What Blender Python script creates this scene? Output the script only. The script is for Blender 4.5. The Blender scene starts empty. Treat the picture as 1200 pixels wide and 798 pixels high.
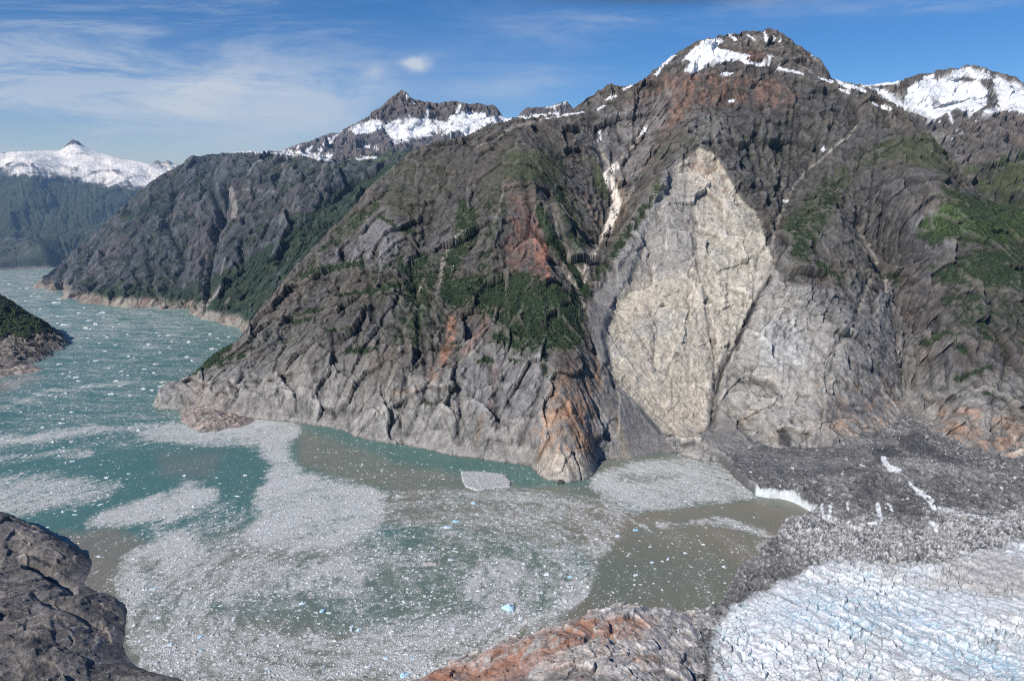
import bpy, math, random, time
import numpy as np
T0 = time.time()
random.seed(7)
rng = np.random.default_rng(11)
F32 = np.float32
sc = bpy.context.scene
col = sc.collection

# ------------------------------------------------------------------ camera
CAM_H, FPX, PITCH = 700.0, 857.0, math.radians(11.15)
CP, SP = math.cos(PITCH), math.sin(PITCH)
cam_d = bpy.data.cameras.new('camera')
cam_d.sensor_width = 36.0
cam_d.lens = 36.0 * FPX / 1200.0
cam_d.clip_start = 1.0
cam_d.clip_end = 200000.0
cam = bpy.data.objects.new('camera', cam_d)
col.objects.link(cam)
cam.location = (0, 0, CAM_H)
cam.rotation_euler = (math.radians(90) - PITCH, 0, 0)
sc.camera = cam

def ray(u, v):
    xc = (np.asarray(u, float) - 600) / FPX
    yc = (399 - np.asarray(v, float)) / FPX
    return xc, CP + yc * SP, -SP + yc * CP

def at_depth(u, v, Y):
    x, y, z = ray(u, v)
    return x / y * Y, Y, CAM_H + z / y * Y

def at_level(u, v, z0=0.0):
    x, y, z = ray(u, v)
    k = (z0 - CAM_H) / z
    return x * k, y * k, z0 + 0 * k

def survey(X, Y, Z):
    dz = Z - CAM_H
    w = Y * CP - dz * SP
    w = np.where(w < 1, 1, w)
    return 600 + FPX * X / w, 399 - FPX * (Y * SP + dz * CP) / w

# ------------------------------------------------------------------ noise
_p = rng.permutation(512).astype(np.int32)
PERM = np.concatenate([_p, _p, _p[:2]])
_a = rng.uniform(0, 2 * np.pi, 512); _z = rng.uniform(-1, 1, 512); _r = np.sqrt(1 - _z * _z)
GX, GY, GZ = (_r * np.cos(_a)).astype(F32), (_r * np.sin(_a)).astype(F32), _z.astype(F32)

def gnoise(x, y, z):
    x = np.asarray(x, F32); y = np.asarray(y, F32); z = np.asarray(z, F32)
    xi, yi, zi = np.floor(x), np.floor(y), np.floor(z)
    fx, fy, fz = x - xi, y - yi, z - zi
    xi = xi.astype(np.int32) & 511; yi = yi.astype(np.int32) & 511; zi = zi.astype(np.int32) & 511
    sx = fx * fx * (3 - 2 * fx); sy = fy * fy * (3 - 2 * fy); sz = fz * fz * (3 - 2 * fz)
    px = (PERM[xi], PERM[(xi + 1) & 511])
    out = 0
    for i in (0, 1):
        wx = sx if i else 1 - sx
        for j in (0, 1):
            wy = sy if j else 1 - sy
            pj = PERM[(px[i] + yi + j) & 511]
            for k in (0, 1):
                h = PERM[(pj + zi + k) & 511]
                d = GX[h] * (fx - i) + GY[h] * (fy - j) + GZ[h] * (fz - k)
                out = out + wx * wy * (sz if k else 1 - sz) * d
    return out * 1.6

def fbm(x, y, z, octv=4, gain=0.5, seed=0.0):
    a, s, t = 1.0, 0, 0
    f = 1.0
    for o in range(octv):
        s = s + a * gnoise(x * f + seed + 17.3 * o, y * f - seed, z * f + 5.1 * o)
        t += a; a *= gain; f *= 2.03
    return s / t

def ridged(x, y, z, octv=4, gain=0.5, seed=0.0):
    a, s, t, f, w = 1.0, 0, 0, 1.0, 1.0
    for o in range(octv):
        n = 1 - np.abs(gnoise(x * f + seed + 31.7 * o, y * f + seed, z * f - 9.2 * o))
        n = n * n * w
        s = s + a * n; t += a
        w = np.clip(n * 1.6, 0, 1)
        a *= gain; f *= 2.07
    return s / t

def sstep(a, b, x):
    t = np.clip((x - a) / (b - a), 0, 1)
    return t * t * (3 - 2 * t)

# ------------------------------------------------------------------ region outlines
def poly_mask(u, v, pts, soft=4.0):
    """soft mask of a polygon (given as survey points), 1 inside."""
    pts = np.asarray(pts, float)
    m = soft + 1
    lo, hi = pts.min(0) - m, pts.max(0) + m
    out = np.zeros(u.shape, F32)
    sel = (u > lo[0]) & (u < hi[0]) & (v > lo[1]) & (v < hi[1])
    if not sel.any(): return out
    uu, vv = u[sel], v[sel]
    ins = np.zeros(uu.shape, bool); d2 = np.full(uu.shape, 1e9)
    n = len(pts)
    for i in range(n):
        x1, y1 = pts[i]; x2, y2 = pts[(i + 1) % n]
        if y1 != y2:
            c = ((y1 > vv) != (y2 > vv)) & (uu < (x2 - x1) * (vv - y1) / (y2 - y1) + x1)
            ins ^= c
        dx, dy = x2 - x1, y2 - y1
        t = np.clip(((uu - x1) * dx + (vv - y1) * dy) / (dx * dx + dy * dy + 1e-9), 0, 1)
        d2 = np.minimum(d2, (uu - x1 - t * dx) ** 2 + (vv - y1 - t * dy) ** 2)
    d = np.sqrt(d2) * np.where(ins, 1, -1)
    out[sel] = sstep(-soft, soft, d)
    return out

def line_mask(u, v, pts, w0, w1=None, soft=1.5):
    w1 = w0 if w1 is None else w1
    pts = np.asarray(pts, float)
    m = max(w0, w1) + soft + 1
    lo, hi = pts.min(0) - m, pts.max(0) + m
    out = np.zeros(u.shape, F32)
    sel = (u > lo[0]) & (u < hi[0]) & (v > lo[1]) & (v < hi[1])
    if not sel.any(): return out
    uu, vv = u[sel], v[sel]
    best = np.full(uu.shape, 1e9)
    L = np.r_[0, np.cumsum(np.hypot(*np.diff(pts, axis=0).T))]
    for i in range(len(pts) - 1):
        x1, y1 = pts[i]; dx, dy = pts[i + 1] - pts[i]
        t = np.clip(((uu - x1) * dx + (vv - y1) * dy) / (dx * dx + dy * dy + 1e-9), 0, 1)
        d = np.hypot(uu - x1 - t * dx, vv - y1 - t * dy)
        w = w0 + (w1 - w0) * (L[i] + t * (L[i + 1] - L[i])) / L[-1]
        best = np.minimum(best, d - w)
    out[sel] = 1 - sstep(-soft, soft, best)
    return out

# ------------------------------------------------------------------ thin plate surface through surveyed points
class Surface:
    def __init__(self, P, lam=1e-4):
        P = np.asarray(P, float)
        self.c = P[:, :2] / 1000.0
        n = len(P)
        K = self.k(self.c, self.c) + lam * np.eye(n)
        Q = np.c_[np.ones(n), self.c]
        A = np.block([[K, Q], [Q.T, np.zeros((3, 3))]])
        self.w = np.linalg.solve(A, np.r_[P[:, 2], 0, 0, 0])
    @staticmethod
    def k(a, b):
        r2 = (a[:, None, 0] - b[None, :, 0]) ** 2 + (a[:, None, 1] - b[None, :, 1]) ** 2
        return 0.5 * r2 * np.log(r2 + 1e-12)
    def __call__(self, x, y):
        q = np.c_[x.ravel(), y.ravel()] / 1000.0
        out = np.empty(len(q))
        for i in range(0, len(q), 40000):
            b = q[i:i + 40000]
            out[i:i + 40000] = self.k(b, self.c) @ self.w[:-3] + self.w[-3] + b @ self.w[-2:]
        return out.reshape(x.shape)

def fan(s0, s1, ns, Ys):
    S = np.linspace(s0, s1, ns)
    Ys = np.asarray(Ys, float)
    return S[None, :] * Ys[:, None], np.repeat(Ys[:, None], ns, 1), S

def fan_eval(surf, S, Ys, step=4):
    """evaluate the smooth surface coarsely and interpolate."""
    ii = np.unique(np.r_[np.arange(0, len(Ys), step), len(Ys) - 1])
    jj = np.unique(np.r_[np.arange(0, len(S), step), len(S) - 1])
    Yc, Sc = Ys[ii], S[jj]
    Zc = surf(Sc[None, :] * Yc[:, None], np.repeat(Yc[:, None], len(Sc), 1))
    A = np.empty((len(ii), len(S)))
    for r in range(len(ii)): A[r] = np.interp(np.arange(len(S)), jj, Zc[r])
    B = np.empty((len(Ys), len(S)))
    for c in range(len(S)): B[:, c] = np.interp(np.arange(len(Ys)), ii, A[:, c])
    return B

def grid_mesh(name, X, Y, Z, C, mat, keep=None, extra=None):
    """one terrain sheet from a grid of points with a colour for each."""
    nr, nc = X.shape
    idx = np.arange(nr * nc).reshape(nr, nc)
    q = np.stack([idx[:-1, :-1], idx[:-1, 1:], idx[1:, 1:], idx[1:, :-1]], -1).reshape(-1, 4)
    if keep is not None:
        k = keep
        kq = (k[:-1, :-1] | k[:-1, 1:] | k[1:, 1:] | k[1:, :-1]).ravel()
        q = q[kq]
        used = np.zeros(nr * nc, bool); used[q.ravel()] = True
        remap = np.cumsum(used) - 1
        q = remap[q]
    else:
        used = np.ones(nr * nc, bool)
    co = np.stack([X, Y, Z], -1).reshape(-1, 3)[used].astype(F32)
    me = bpy.data.meshes.new(name)
    me.vertices.add(len(co)); me.vertices.foreach_set('co', co.ravel())
    me.loops.add(q.size); me.loops.foreach_set('vertex_index', q.ravel().astype(np.int32))
    me.polygons.add(len(q)); me.polygons.foreach_set('loop_start', np.arange(0, q.size, 4, dtype=np.int32))
    me.update(calc_edges=True)
    me.polygons.foreach_set('use_smooth', np.ones(len(q), bool))
    at = me.attributes.new('tint', 'FLOAT_COLOR', 'POINT')
    c4 = np.ones((len(co), 4), F32); c4[:, :3] = C.reshape(-1, 3)[used]
    at.data.foreach_set('color', c4.ravel())
    for nm, arr in (extra or {}).items():
        a2 = me.attributes.new(nm, 'FLOAT', 'POINT')
        a2.data.foreach_set('value', arr.reshape(-1)[used].astype(F32))
    me.materials.append(mat)
    ob = bpy.data.objects.new(name, me); col.objects.link(ob)
    return ob

def raw_mesh(name, co, loops, starts, mat, colors=None):
    me = bpy.data.meshes.new(name)
    me.vertices.add(len(co)); me.vertices.foreach_set('co', np.asarray(co, F32).ravel())
    me.loops.add(len(loops)); me.loops.foreach_set('vertex_index', np.asarray(loops, np.int32))
    me.polygons.add(len(starts)); me.polygons.foreach_set('loop_start', np.asarray(starts, np.int32))
    me.update(calc_edges=True)
    if colors is not None:
        at = me.attributes.new('tint', 'FLOAT_COLOR', 'POINT')
        c4 = np.ones((len(co), 4), F32); c4[:, :3] = colors
        at.data.foreach_set('color', c4.ravel())
    me.materials.append(mat)
    return me

# ------------------------------------------------------------------ materials
def nd(nt, t, **kw):
    n = nt.nodes.new(t)
    for k, v in kw.items():
        if k in n.inputs.keys(): n.inputs[k].default_value = v
        else: setattr(n, k, v)
    return n

def tint_mat(name, scales=((0.22, 0.35), (0.05, 0.3)), bump=1.2, bdist=1.5, rough=0.92, spec=0.15, stretch=(1, 1, 1), bscale=0.18):
    """procedural surface: tint attribute modulated by world-space noise, with bump"""
    m = bpy.data.materials.new(name); m.use_nodes = True
    nt = m.node_tree; nt.nodes.clear()
    out = nd(nt, 'ShaderNodeOutputMaterial'); bs = nd(nt, 'ShaderNodeBsdfPrincipled')
    bs.inputs['Roughness'].default_value = rough
    bs.inputs['Specular IOR Level'].default_value = spec
    nt.links.new(bs.outputs[0], out.inputs[0])
    at = nd(nt, 'ShaderNodeAttribute', attribute_name='tint')
    tc = nd(nt, 'ShaderNodeTexCoord'); mp = nd(nt, 'ShaderNodeMapping')
    mp.inputs['Scale'].default_value = stretch
    nt.links.new(tc.outputs['Object'], mp.inputs[0])
    cur = at.outputs['Color']
    for sc_, amt in scales:
        nz = nd(nt, 'ShaderNodeTexNoise', Scale=sc_, Detail=5.0, Roughness=0.65)
        nt.links.new(mp.outputs[0], nz.inputs['Vector'])
        mr = nd(nt, 'ShaderNodeMapRange'); mr.inputs[1].default_value = 0.28; mr.inputs[2].default_value = 0.72
        mr.inputs[3].default_value = 1 - amt; mr.inputs[4].default_value = 1 + amt
        nt.links.new(nz.outputs[0], mr.inputs[0])
        vm = nd(nt, 'ShaderNodeVectorMath', operation='SCALE')
        nt.links.new(cur, vm.inputs[0]); nt.links.new(mr.outputs[0], vm.inputs['Scale'])
        cur = vm.outputs[0]
    nt.links.new(cur, bs.inputs['Base Color'])
    nb = nd(nt, 'ShaderNodeTexNoise', Scale=bscale, Detail=6.0, Roughness=0.7)
    nt.links.new(mp.outputs[0], nb.inputs['Vector'])
    bp = nd(nt, 'ShaderNodeBump', Strength=bump, Distance=bdist)
    nt.links.new(nb.outputs[0], bp.inputs['Height'])
    nt.links.new(bp.outputs[0], bs.inputs['Normal'])
    return m

M_rock = tint_mat('rock', bump=1.0, bdist=4.0, bscale=0.12)
M_far = tint_mat('far_rock', scales=((0.02, 0.3), (0.006, 0.2)), bump=1.0, bdist=25, bscale=0.02)
M_near = tint_mat('near_rock', scales=((0.5, 0.3), (0.1, 0.3)), bump=1.0, bdist=2.0, bscale=0.3)
M_ice = tint_mat('glacier_ice', scales=((0.4, 0.2), (0.08, 0.15)), bump=0.9, bdist=1.6, rough=0.7, spec=0.25, bscale=0.35)
M_veg = tint_mat('leaves', scales=((0.3, 0.5),), bump=0.6, bdist=1, bscale=0.7)
M_floe = tint_mat('floe_ice', scales=((0.5, 0.12),), bump=0.6, bdist=0.5, rough=0.6, spec=0.25, bscale=0.8)

C = lambda *a: np.array(a, F32)
def mix(c, new, m):
    return c + (np.asarray(new, F32) - c) * np.clip(m, 0, 1)[..., None]

# ------------------------------------------------------------------ shared terrain helpers
def normals_info(X, Y, Z):
    dXi, dXj = np.gradient(X); dYi, dYj = np.gradient(Y); dZi, dZj = np.gradient(Z)
    nx = dYj * dZi - dZj * dYi; ny = dZj * dXi - dXj * dZi; nz = dXj * dYi - dYj * dXi
    L = np.sqrt(nx * nx + ny * ny + nz * nz) + 1e-9
    s = np.sign(nz + 1e-12)
    return nx / L * s, ny / L * s, np.abs(nz) / L

def box_blur(A, r):
    def b1(A, r, ax):
        A = np.moveaxis(A, ax, 0)
        P = np.concatenate([np.repeat(A[:1], r + 1, 0), A, np.repeat(A[-1:], r, 0)], 0)
        c = np.cumsum(P, 0, dtype=np.float64)
        return np.moveaxis((c[2 * r + 1:] - c[:-2 * r - 1]) / (2 * r + 1), 0, ax)
    return b1(b1(A, r, 0), r, 1)

def fit_skyline(X, Y, Z, S, sky, power=2.5, rough=0.0, seed=0):
    """move each column's crest so that it meets the surveyed skyline"""
    sky = np.asarray(sky, float)
    u, v = survey(X, Y, Z)
    vv = np.where((Z > 0), v, 1e6)
    r = vv.argmin(0); c = np.arange(X.shape[1])
    uc, vc = u[r, c], v[r, c]
    ok = (uc > sky[0, 0] - 3) & (uc < sky[-1, 0] + 3) & (Z.max(0) > 70)
    vt = np.interp(uc, sky[:, 0], sky[:, 1])
    if rough: vt = vt + rough * fbm(uc / 7.0, 0 * uc, 0 * uc + 3.3 + seed, 4, 0.6)
    dv = np.where(ok, vc - vt, 0)
    if (~ok).any() and ok.any():
        dv = np.interp(c, c[ok], dv[ok])
    Yc = Y[r, c]
    dv = dv * sstep(60, 160, Z.max(0))
    dz = np.clip(dv, -60, 60) * Yc / FPX * 1.02
    zc = np.maximum(Z[r, c], 50)
    w = np.clip(Z / zc[None, :], 0, 1) ** power
    kk = max(9, X.shape[1] // 28); pad = np.r_[np.full(kk, dz[0]), dz, np.full(kk, dz[-1])]; win = np.hanning(2 * kk + 1); win /= win.sum()
    lo = np.convolve(pad, win, 'valid')
    return Z + lo[None, :] * w + (dz - lo)[None, :] * np.clip(Z / zc[None, :], 0, 1) ** 26

def erode(X, Y, Z, sub=3, iters=12, kk=.02, cap=55., noise=10., nscale=60., seed=0., floor=5.):
    """water-worn relief: flow is routed downhill over a coarse copy of the surface and cuts channels; returns (change in height, flow) on the full grid"""
    ii = np.unique(np.r_[np.arange(0, X.shape[0], sub), X.shape[0] - 1]); jj = np.unique(np.r_[np.arange(0, X.shape[1], sub), X.shape[1] - 1])
    x = X[np.ix_(ii, jj)]; y = Y[np.ix_(ii, jj)]; z0 = Z[np.ix_(ii, jj)]
    nr, nc = x.shape
    r_ = np.random.default_rng(int(seed * 10) + 5)
    z = z0 + noise * (fbm(x / nscale, y / nscale, z0 / nscale + seed, 5, .6) + .6 * ridged(x / nscale / 4, y / nscale / 4, z0 / nscale / 4 + seed, 3)) + r_.uniform(0, noise * .12, x.shape)
    zs = z.copy()
    idx = np.arange(nr * nc).reshape(nr, nc)
    offs = [(-1, -1), (-1, 0), (-1, 1), (0, -1), (0, 1), (1, -1), (1, 0), (1, 1)]
    cell = np.abs(np.gradient(x, axis=1) * np.gradient(y, axis=0))
    for it in range(iters):
        best = np.zeros((nr, nc)); rec = idx.copy(); dist = np.ones((nr, nc)); mn = np.full((nr, nc), 1e9)
        for a, b in offs:
            sa = slice(max(0, -a), nr - max(0, a)); sb = slice(max(0, -b), nc - max(0, b))
            ta = slice(max(0, a), nr - max(0, -a)); tb = slice(max(0, b), nc - max(0, -b))
            d = np.hypot(x[sa, sb] - x[ta, tb], y[sa, sb] - y[ta, tb])
            sl = (z[sa, sb] - z[ta, tb]) / d
            m_ = sl > best[sa, sb]
            best[sa, sb] = np.where(m_, sl, best[sa, sb]); rec[sa, sb] = np.where(m_, idx[ta, tb], rec[sa, sb]); dist[sa, sb] = np.where(m_, d, dist[sa, sb])
            mn[sa, sb] = np.minimum(mn[sa, sb], z[ta, tb])
        order = np.argsort(-z.ravel(), kind='stable').tolist()
        rl = rec.ravel().tolist(); A = cell.ravel().tolist()
        for i in order:
            q = rl[i]
            if q != i: A[q] += A[i]
        f = (kk * np.sqrt(np.array(A)) / dist.ravel()).tolist(); zl = z.ravel().tolist()
        for i in reversed(order):
            q = rl[i]
            if q != i:
                fi = f[i]; zl[i] = (zl[i] + fi * zl[q]) / (1 + fi)
        z = np.array(zl).reshape(nr, nc)
        pit = (rec == idx); pit[0] = pit[-1] = False; pit[:, 0] = pit[:, -1] = False
        z = np.where(pit & (mn < 1e8), mn + .05, z)
        z = z + .06 * (box_blur(z, 1) - z)
    dz = z - zs
    dz = -cap * (1 - np.exp(np.minimum(dz, 0) / cap)) + np.clip(dz, 0, 5)
    dz = dz + (zs - z0)
    A = np.log10(np.array(A).reshape(nr, nc) + 1)
    def up(Q):
        B = np.empty((nr, X.shape[1]));
        fj = np.interp(np.arange(X.shape[1]), jj, np.arange(nc)); j0 = np.minimum(fj.astype(int), nc - 2); t = fj - j0
        B = Q[:, j0] * (1 - t) + Q[:, j0 + 1] * t
        fi = np.interp(np.arange(X.shape[0]), ii, np.arange(nr)); i0 = np.minimum(fi.astype(int), nr - 2); t = (fi - i0)[:, None]
        return B[i0] * (1 - t) + B[i0 + 1] * t
    dz = up(dz); dz = dz - box_blur(dz, 40) * .8
    return dz, up(A)

def cracks(x, y, z, scale, seed, stretch=(1, 1, 1), width=.06):
    """thin broken joint lines"""
    n = gnoise(x / scale * stretch[0] + seed, y / scale * stretch[1], z / scale * stretch[2] - seed)
    g = gnoise(x / scale * .9 + 5 * seed, y / scale * .9, z / scale * .9 + 3)
    return (1 - sstep(width * .3, width, np.abs(n))) * sstep(-.05, .25, g)

_rj = rng.uniform(.08, .92, (3, 512)).astype(F32); _ro = rng.uniform(-1, 1, 512).astype(F32); _rc = rng.uniform(-1, 1, 512).astype(F32)
def facets(x, y, z, seed=0.0):
    """broken slabs: every cell is its own tilted plane. returns (height in cell units, distance to the joint, random tone of the slab)"""
    x = np.asarray(x + seed, F32); y = np.asarray(y - seed, F32); z = np.asarray(z + 2 * seed, F32)
    xi = np.floor(x - .5); yi = np.floor(y - .5); zi = np.floor(z - .5)
    b1 = np.full(x.shape, 9., F32); b2 = np.full(x.shape, 9., F32); hh = np.zeros(x.shape, F32); tn = np.zeros(x.shape, F32)
    for i in (0, 1):
        for j in (0, 1):
            for k in (0, 1):
                cx, cy, cz = xi + i, yi + j, zi + k
                h = PERM[(PERM[(PERM[cx.astype(np.int32) & 511] + cy.astype(np.int32)) & 511] + cz.astype(np.int32)) & 511]
                rx = x - cx - _rj[0][h]; ry = y - cy - _rj[1][h]; rz = z - cz - _rj[2][h]
                d = rx * rx + ry * ry + rz * rz
                near = d < b1
                b2 = np.where(near, b1, np.minimum(b2, d)); b1 = np.where(near, d, b1)
                hh = np.where(near, rx * GX[h] + ry * GY[h] + rz * GZ[h] + .45 * _ro[h], hh); tn = np.where(near, _rc[h], tn)
    return hh, np.sqrt(b2) - np.sqrt(b1), tn

# ================================================================== MAIN MOUNTAIN
def build_main():
    P = []
    def D(*a):      # (u, v, forward distance)
        for u, v, y in a: P.append(at_depth(u, v, y))
    def B(z, *a):   # base points at level z, with a point further out and below
        for u, v in a:
            x, y, zz = at_level(u, v, z); P.append((float(x), float(y), z))
            k = 1 - 220.0 / float(y)
            P.append((float(x) * k, float(y) * k, z - 190))
    B(0.0, (200, 468), (215, 480), (250, 487), (300, 492), (345, 495), (400, 505), (460, 520), (540, 535), (598, 543),
      (622, 547), (636, 561), (665, 567), (690, 560), (702, 540), (740, 537), (780, 530))
    B(30.0, (820, 522), (870, 520), (925, 527), (1000, 520), (1055, 506), (1085, 508), (1130, 530), (1200, 542), (1300, 558), (1400, 570))
    # left silhouette and front massif crest
    D((235, 430, 2600), (275, 403, 2750), (300, 367, 2800), (330, 330, 2900), (375, 280, 3000), (430, 220, 3150),
      (480, 178, 3300), (550, 158, 3300), (600, 146, 3300), (653, 133, 3350), (680, 124, 3400), (700, 110, 3450), (715, 98, 3480), (760, 86, 3460),
      (790, 64, 3460), (820, 45, 3460), (860, 38, 3460), (905, 33, 3470), (930, 45, 3450), (960, 72, 3420), (985, 95, 3380),
      (1030, 112, 3200), (1085, 150, 3000), (1130, 200, 2900), (1160, 235, 2850), (1200, 240, 2950), (1300, 200, 3100), (1400, 190, 3200))
    # behind the crest
    for (u, v, y) in ((235, 430, 2600), (300, 367, 2800), (375, 280, 3000), (430, 220, 3150), (480, 178, 3300), (600, 146, 3300), (680, 124, 3400), (760, 86, 3460),
                      (860, 38, 3460), (930, 45, 3450), (985, 95, 3380), (1030, 112, 3200), (1085, 150, 3000)):
        x, yy, z = at_depth(u, v, y)
        P.append((x * 1.15, yy + 520, z - 420 if z > 500 else -150))
    P.append((-1500, 3300, -200)); P.append((-1400, 2900, -200)); P.append((-1200, 2500, -150))
    # front massif face
    D((260, 455, 2350), (300, 430, 2420), (330, 400, 2560), (350, 450, 2250), (380, 350, 2680), (400, 300, 2850),
      (450, 440, 2150), (450, 350, 2420), (450, 260, 2800), (455, 210, 3050),
      (550, 450, 2060), (550, 380, 2250), (550, 300, 2560), (550, 220, 2900),
      (500, 400, 2230), (500, 320, 2560), (485, 260, 2840),
      (640, 480, 1850), (640, 400, 2050), (640, 320, 2330), (630, 240, 2680), (630, 180, 3000), (590, 480, 1960), (600, 330, 2370),
      (665, 330, 2360), (665, 250, 2700), (680, 470, 1905), (672, 400, 2090), (740, 520, 1930), (760, 505, 1985))
    # couloir
    D((725, 500, 1945), (706, 460, 2020), (697, 400, 2190), (688, 345, 2470), (700, 300, 2720), (715, 262, 2900), (716, 215, 3090), (705, 165, 3300), (700, 140, 3400),
      (745, 150, 3350), (760, 120, 3400))
    # spur and slide scar
    D((790, 180, 2970), (760, 215, 2850), (735, 265, 2700), (712, 315, 2540), (820, 178, 2960), (820, 250, 2740), (820, 330, 2480), (820, 420, 2230), (825, 500, 2050),
      (745, 330, 2510), (735, 400, 2230), (765, 480, 2070), (780, 300, 2570), (780, 400, 2250), (865, 250, 2740), (900, 300, 2560), (860, 400, 2290), (841, 460, 2150))
    # right buttress, gully, knoll
    D((950, 400, 2230), (950, 320, 2440), (955, 240, 2740), (975, 180, 3000), (960, 130, 3170), (920, 470, 2080), (900, 400, 2240), (905, 350, 2400),
      (915, 260, 2780), (930, 200, 3020), (890, 150, 3120), (850, 110, 3250), (800, 120, 3250), (830, 140, 3120),
      (1060, 300, 2660), (1058, 380, 2420), (1070, 450, 2230), (1074, 490, 2130), (1010, 300, 2520), (1000, 400, 2220), (1010, 470, 2070),
      (1040, 220, 2850), (1080, 160, 2960), (1085, 230, 2690), (1110, 300, 2480), (1120, 400, 2200), (1130, 480, 2010),
      (1200, 480, 2020), (1200, 400, 2220), (1200, 310, 2440), (1170, 270, 2570), (1300, 480, 2060), (1300, 350, 2400), (1400, 480, 2100), (1400, 350, 2450), (1300, 260, 2800))
    surf = Surface(P, 2e-4)
    Ys = np.r_[np.arange(1600, 3560, 2.1), np.arange(3560, 4100, 18)]
    X, Y, S = fan(-0.56, 0.93, 1240, Ys)
    Z = fan_eval(surf, S, Ys, 6)
    Z0 = Z.copy()
    u, v = survey(X, Y, Z)
    # -------- structural carving (metres)
    wu = u + 3.0 * fbm(X / 60, Y / 60, Z / 60, 3, seed=3); wv = v + 3.0 * fbm(X / 60, Y / 60, Z / 60, 3, seed=9)
    carve = np.zeros(X.shape)
    def cut(d, pts, w0, w1=None, soft=8):
        nonlocal carve
        carve = carve - d * line_mask(wu, wv, pts, w0, w1, soft)
    cut(38, [(905, 322), (890, 345), (870, 385), (850, 425), (842, 447), (840, 470), (838, 500)], 0.5, 1, 9)
    cut(14, [(813, 268), (818, 300), (826, 330), (831, 365), (838, 400), (841, 432)], 0.5, 0.5, 4)
    cut(30, [(470, 470), (475, 440), (472, 400), (478, 350), (492, 300), (508, 250)], 3, 3, 14)
    cut(26, [(500, 440), (497, 410), (490, 370), (487, 330)], 1, 1, 6)
    cut(22, [(448, 430), (440, 390), (434, 340), (424, 300), (420, 280)], 0.5, 1, 6)
    cut(26, [(585, 500), (583, 470), (575, 430), (560, 400)], 1, 1, 9)
    cut(34, [(610, 520), (625, 480), (637, 440), (645, 410)], 1, 1, 9)
    cut(26, [(538, 520), (540, 480), (535, 450)], 1, 1, 8)
    cut(34, [(640, 225), (655, 270), (668, 300), (686, 335)], 1, 2, 12)
    cut(28, [(615, 210), (625, 250), (640, 290), (655, 320), (682, 352)], 1, 2, 9)
    cut(32, [(912, 262), (922, 235), (940, 205), (975, 172), (1003, 150)], 2, 1, 14)
    cut(22, [(895, 175), (912, 205), (920, 232)], 1, 1, 10)
    cut(26, [(1005, 262), (1020, 292), (1038, 322), (1047, 360), (1054, 400), (1066, 450)], 2, 2, 12)
    cut(20, [(1060, 250), (1056, 300), (1053, 350)], 1, 1, 10)
    cut(18, [(1018, 325), (1004, 372), (984, 402), (972, 440)], 1, 1, 8)
    cut(26, [(757, 148), (745, 165), (728, 190), (716, 205)], 1, 2, 9)
    cut(22, [(703, 150), (702, 178), (712, 200)], 1, 2, 9)
    cut(24, [(725, 245), (740, 222), (755, 205)], 1, 1, 8)
    cut(20, [(1100, 500), (1120, 460), (1140, 430), (1150, 400)], 1, 1, 8)
    cut(16, [(1170, 520), (1165, 470), (1185, 420)], 1, 1, 8)
    cut(14, [(365, 488), (380, 455), (395, 420)], 1, 1, 6)
    cut(12, [(268, 482), (262, 452), (272, 430)], 1, 1, 6)
    # the slide left a hollow bounded by sharp edges
    scar = poly_mask(wu, wv, [(803, 186), (820, 174), (836, 180), (852, 205), (866, 232), (886, 250), (897, 280), (905, 305), (892, 335), (872, 375), (852, 425),
                              (843, 460), (842, 485), (836, 505), (822, 513), (800, 512), (775, 506), (762, 490), (745, 472), (722, 452), (713, 420), (707, 395),
                              (712, 372), (724, 352), (735, 332), (746, 300), (762, 255), (780, 218), (790, 196)], 5)
    carve = carve - 22 * scar
    pale = poly_mask(wu, wv, [(900, 305), (940, 340), (975, 385), (985, 420), (965, 470), (940, 512), (870, 500), (845, 470), (852, 430), (880, 370)], 14)
    talus = np.maximum.reduce([
        poly_mask(wu, wv, [(748, 285), (738, 320), (718, 350), (713, 385), (716, 420), (704, 428), (694, 400), (688, 365), (694, 345), (720, 325), (735, 300)], 3),
        poly_mask(wu, wv, [(706, 436), (716, 440), (728, 455), (745, 474), (766, 492), (776, 512), (792, 528), (770, 536), (735, 540), (722, 536), (714, 500), (705, 470)], 3),
        poly_mask(wu, wv, [(840, 472), (850, 482), (872, 505), (888, 524), (820, 524), (824, 508)], 3),
        poly_mask(wu, wv, [(1055, 480), (1064, 445), (1075, 468), (1090, 505), (1072, 512), (1046, 505)], 4)])
    smooth = np.maximum(0.72 * np.clip(scar + pale * .55, 0, 1), 0.93 * talus)
    # -------- weathered relief
    low = sstep(0, 70, Z); amp = 0.3 + 0.7 * low
    wx = X + 55 * gnoise(X / 260, Y / 260, Z / 260); wy = Y + 55 * gnoise(X / 260 + 7, Y / 260, Z / 260 + 3); wz = Z + 40 * gnoise(X / 240, Y / 240 + 5, Z / 240)
    big = ridged(wx / 400, wy / 700, wz / 700, 3, seed=2) - 0.55
    gul = ridged(wx / 120, wz / 520, wy / 520, 4, 0.55, seed=5) - 0.55
    blk = ridged(wx / 75, wy / 110, wz / 60, 4, 0.55, seed=8) - 0.5
    # slabs: diagonal joints, steps that follow bedding dipping to the left
    q = (wz * 0.82 + wx * 0.42) / 34 + 0.9 * gnoise(X / 90, Y / 90, Z / 90)
    step_ = (q - np.floor(q)); step_ = np.where(step_ < 0.75, step_ / 0.75, (1 - step_) / 0.25) - 0.5
    fine = fbm(X / 22, Y / 22, Z / 22, 4, 0.6, seed=1)
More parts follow.
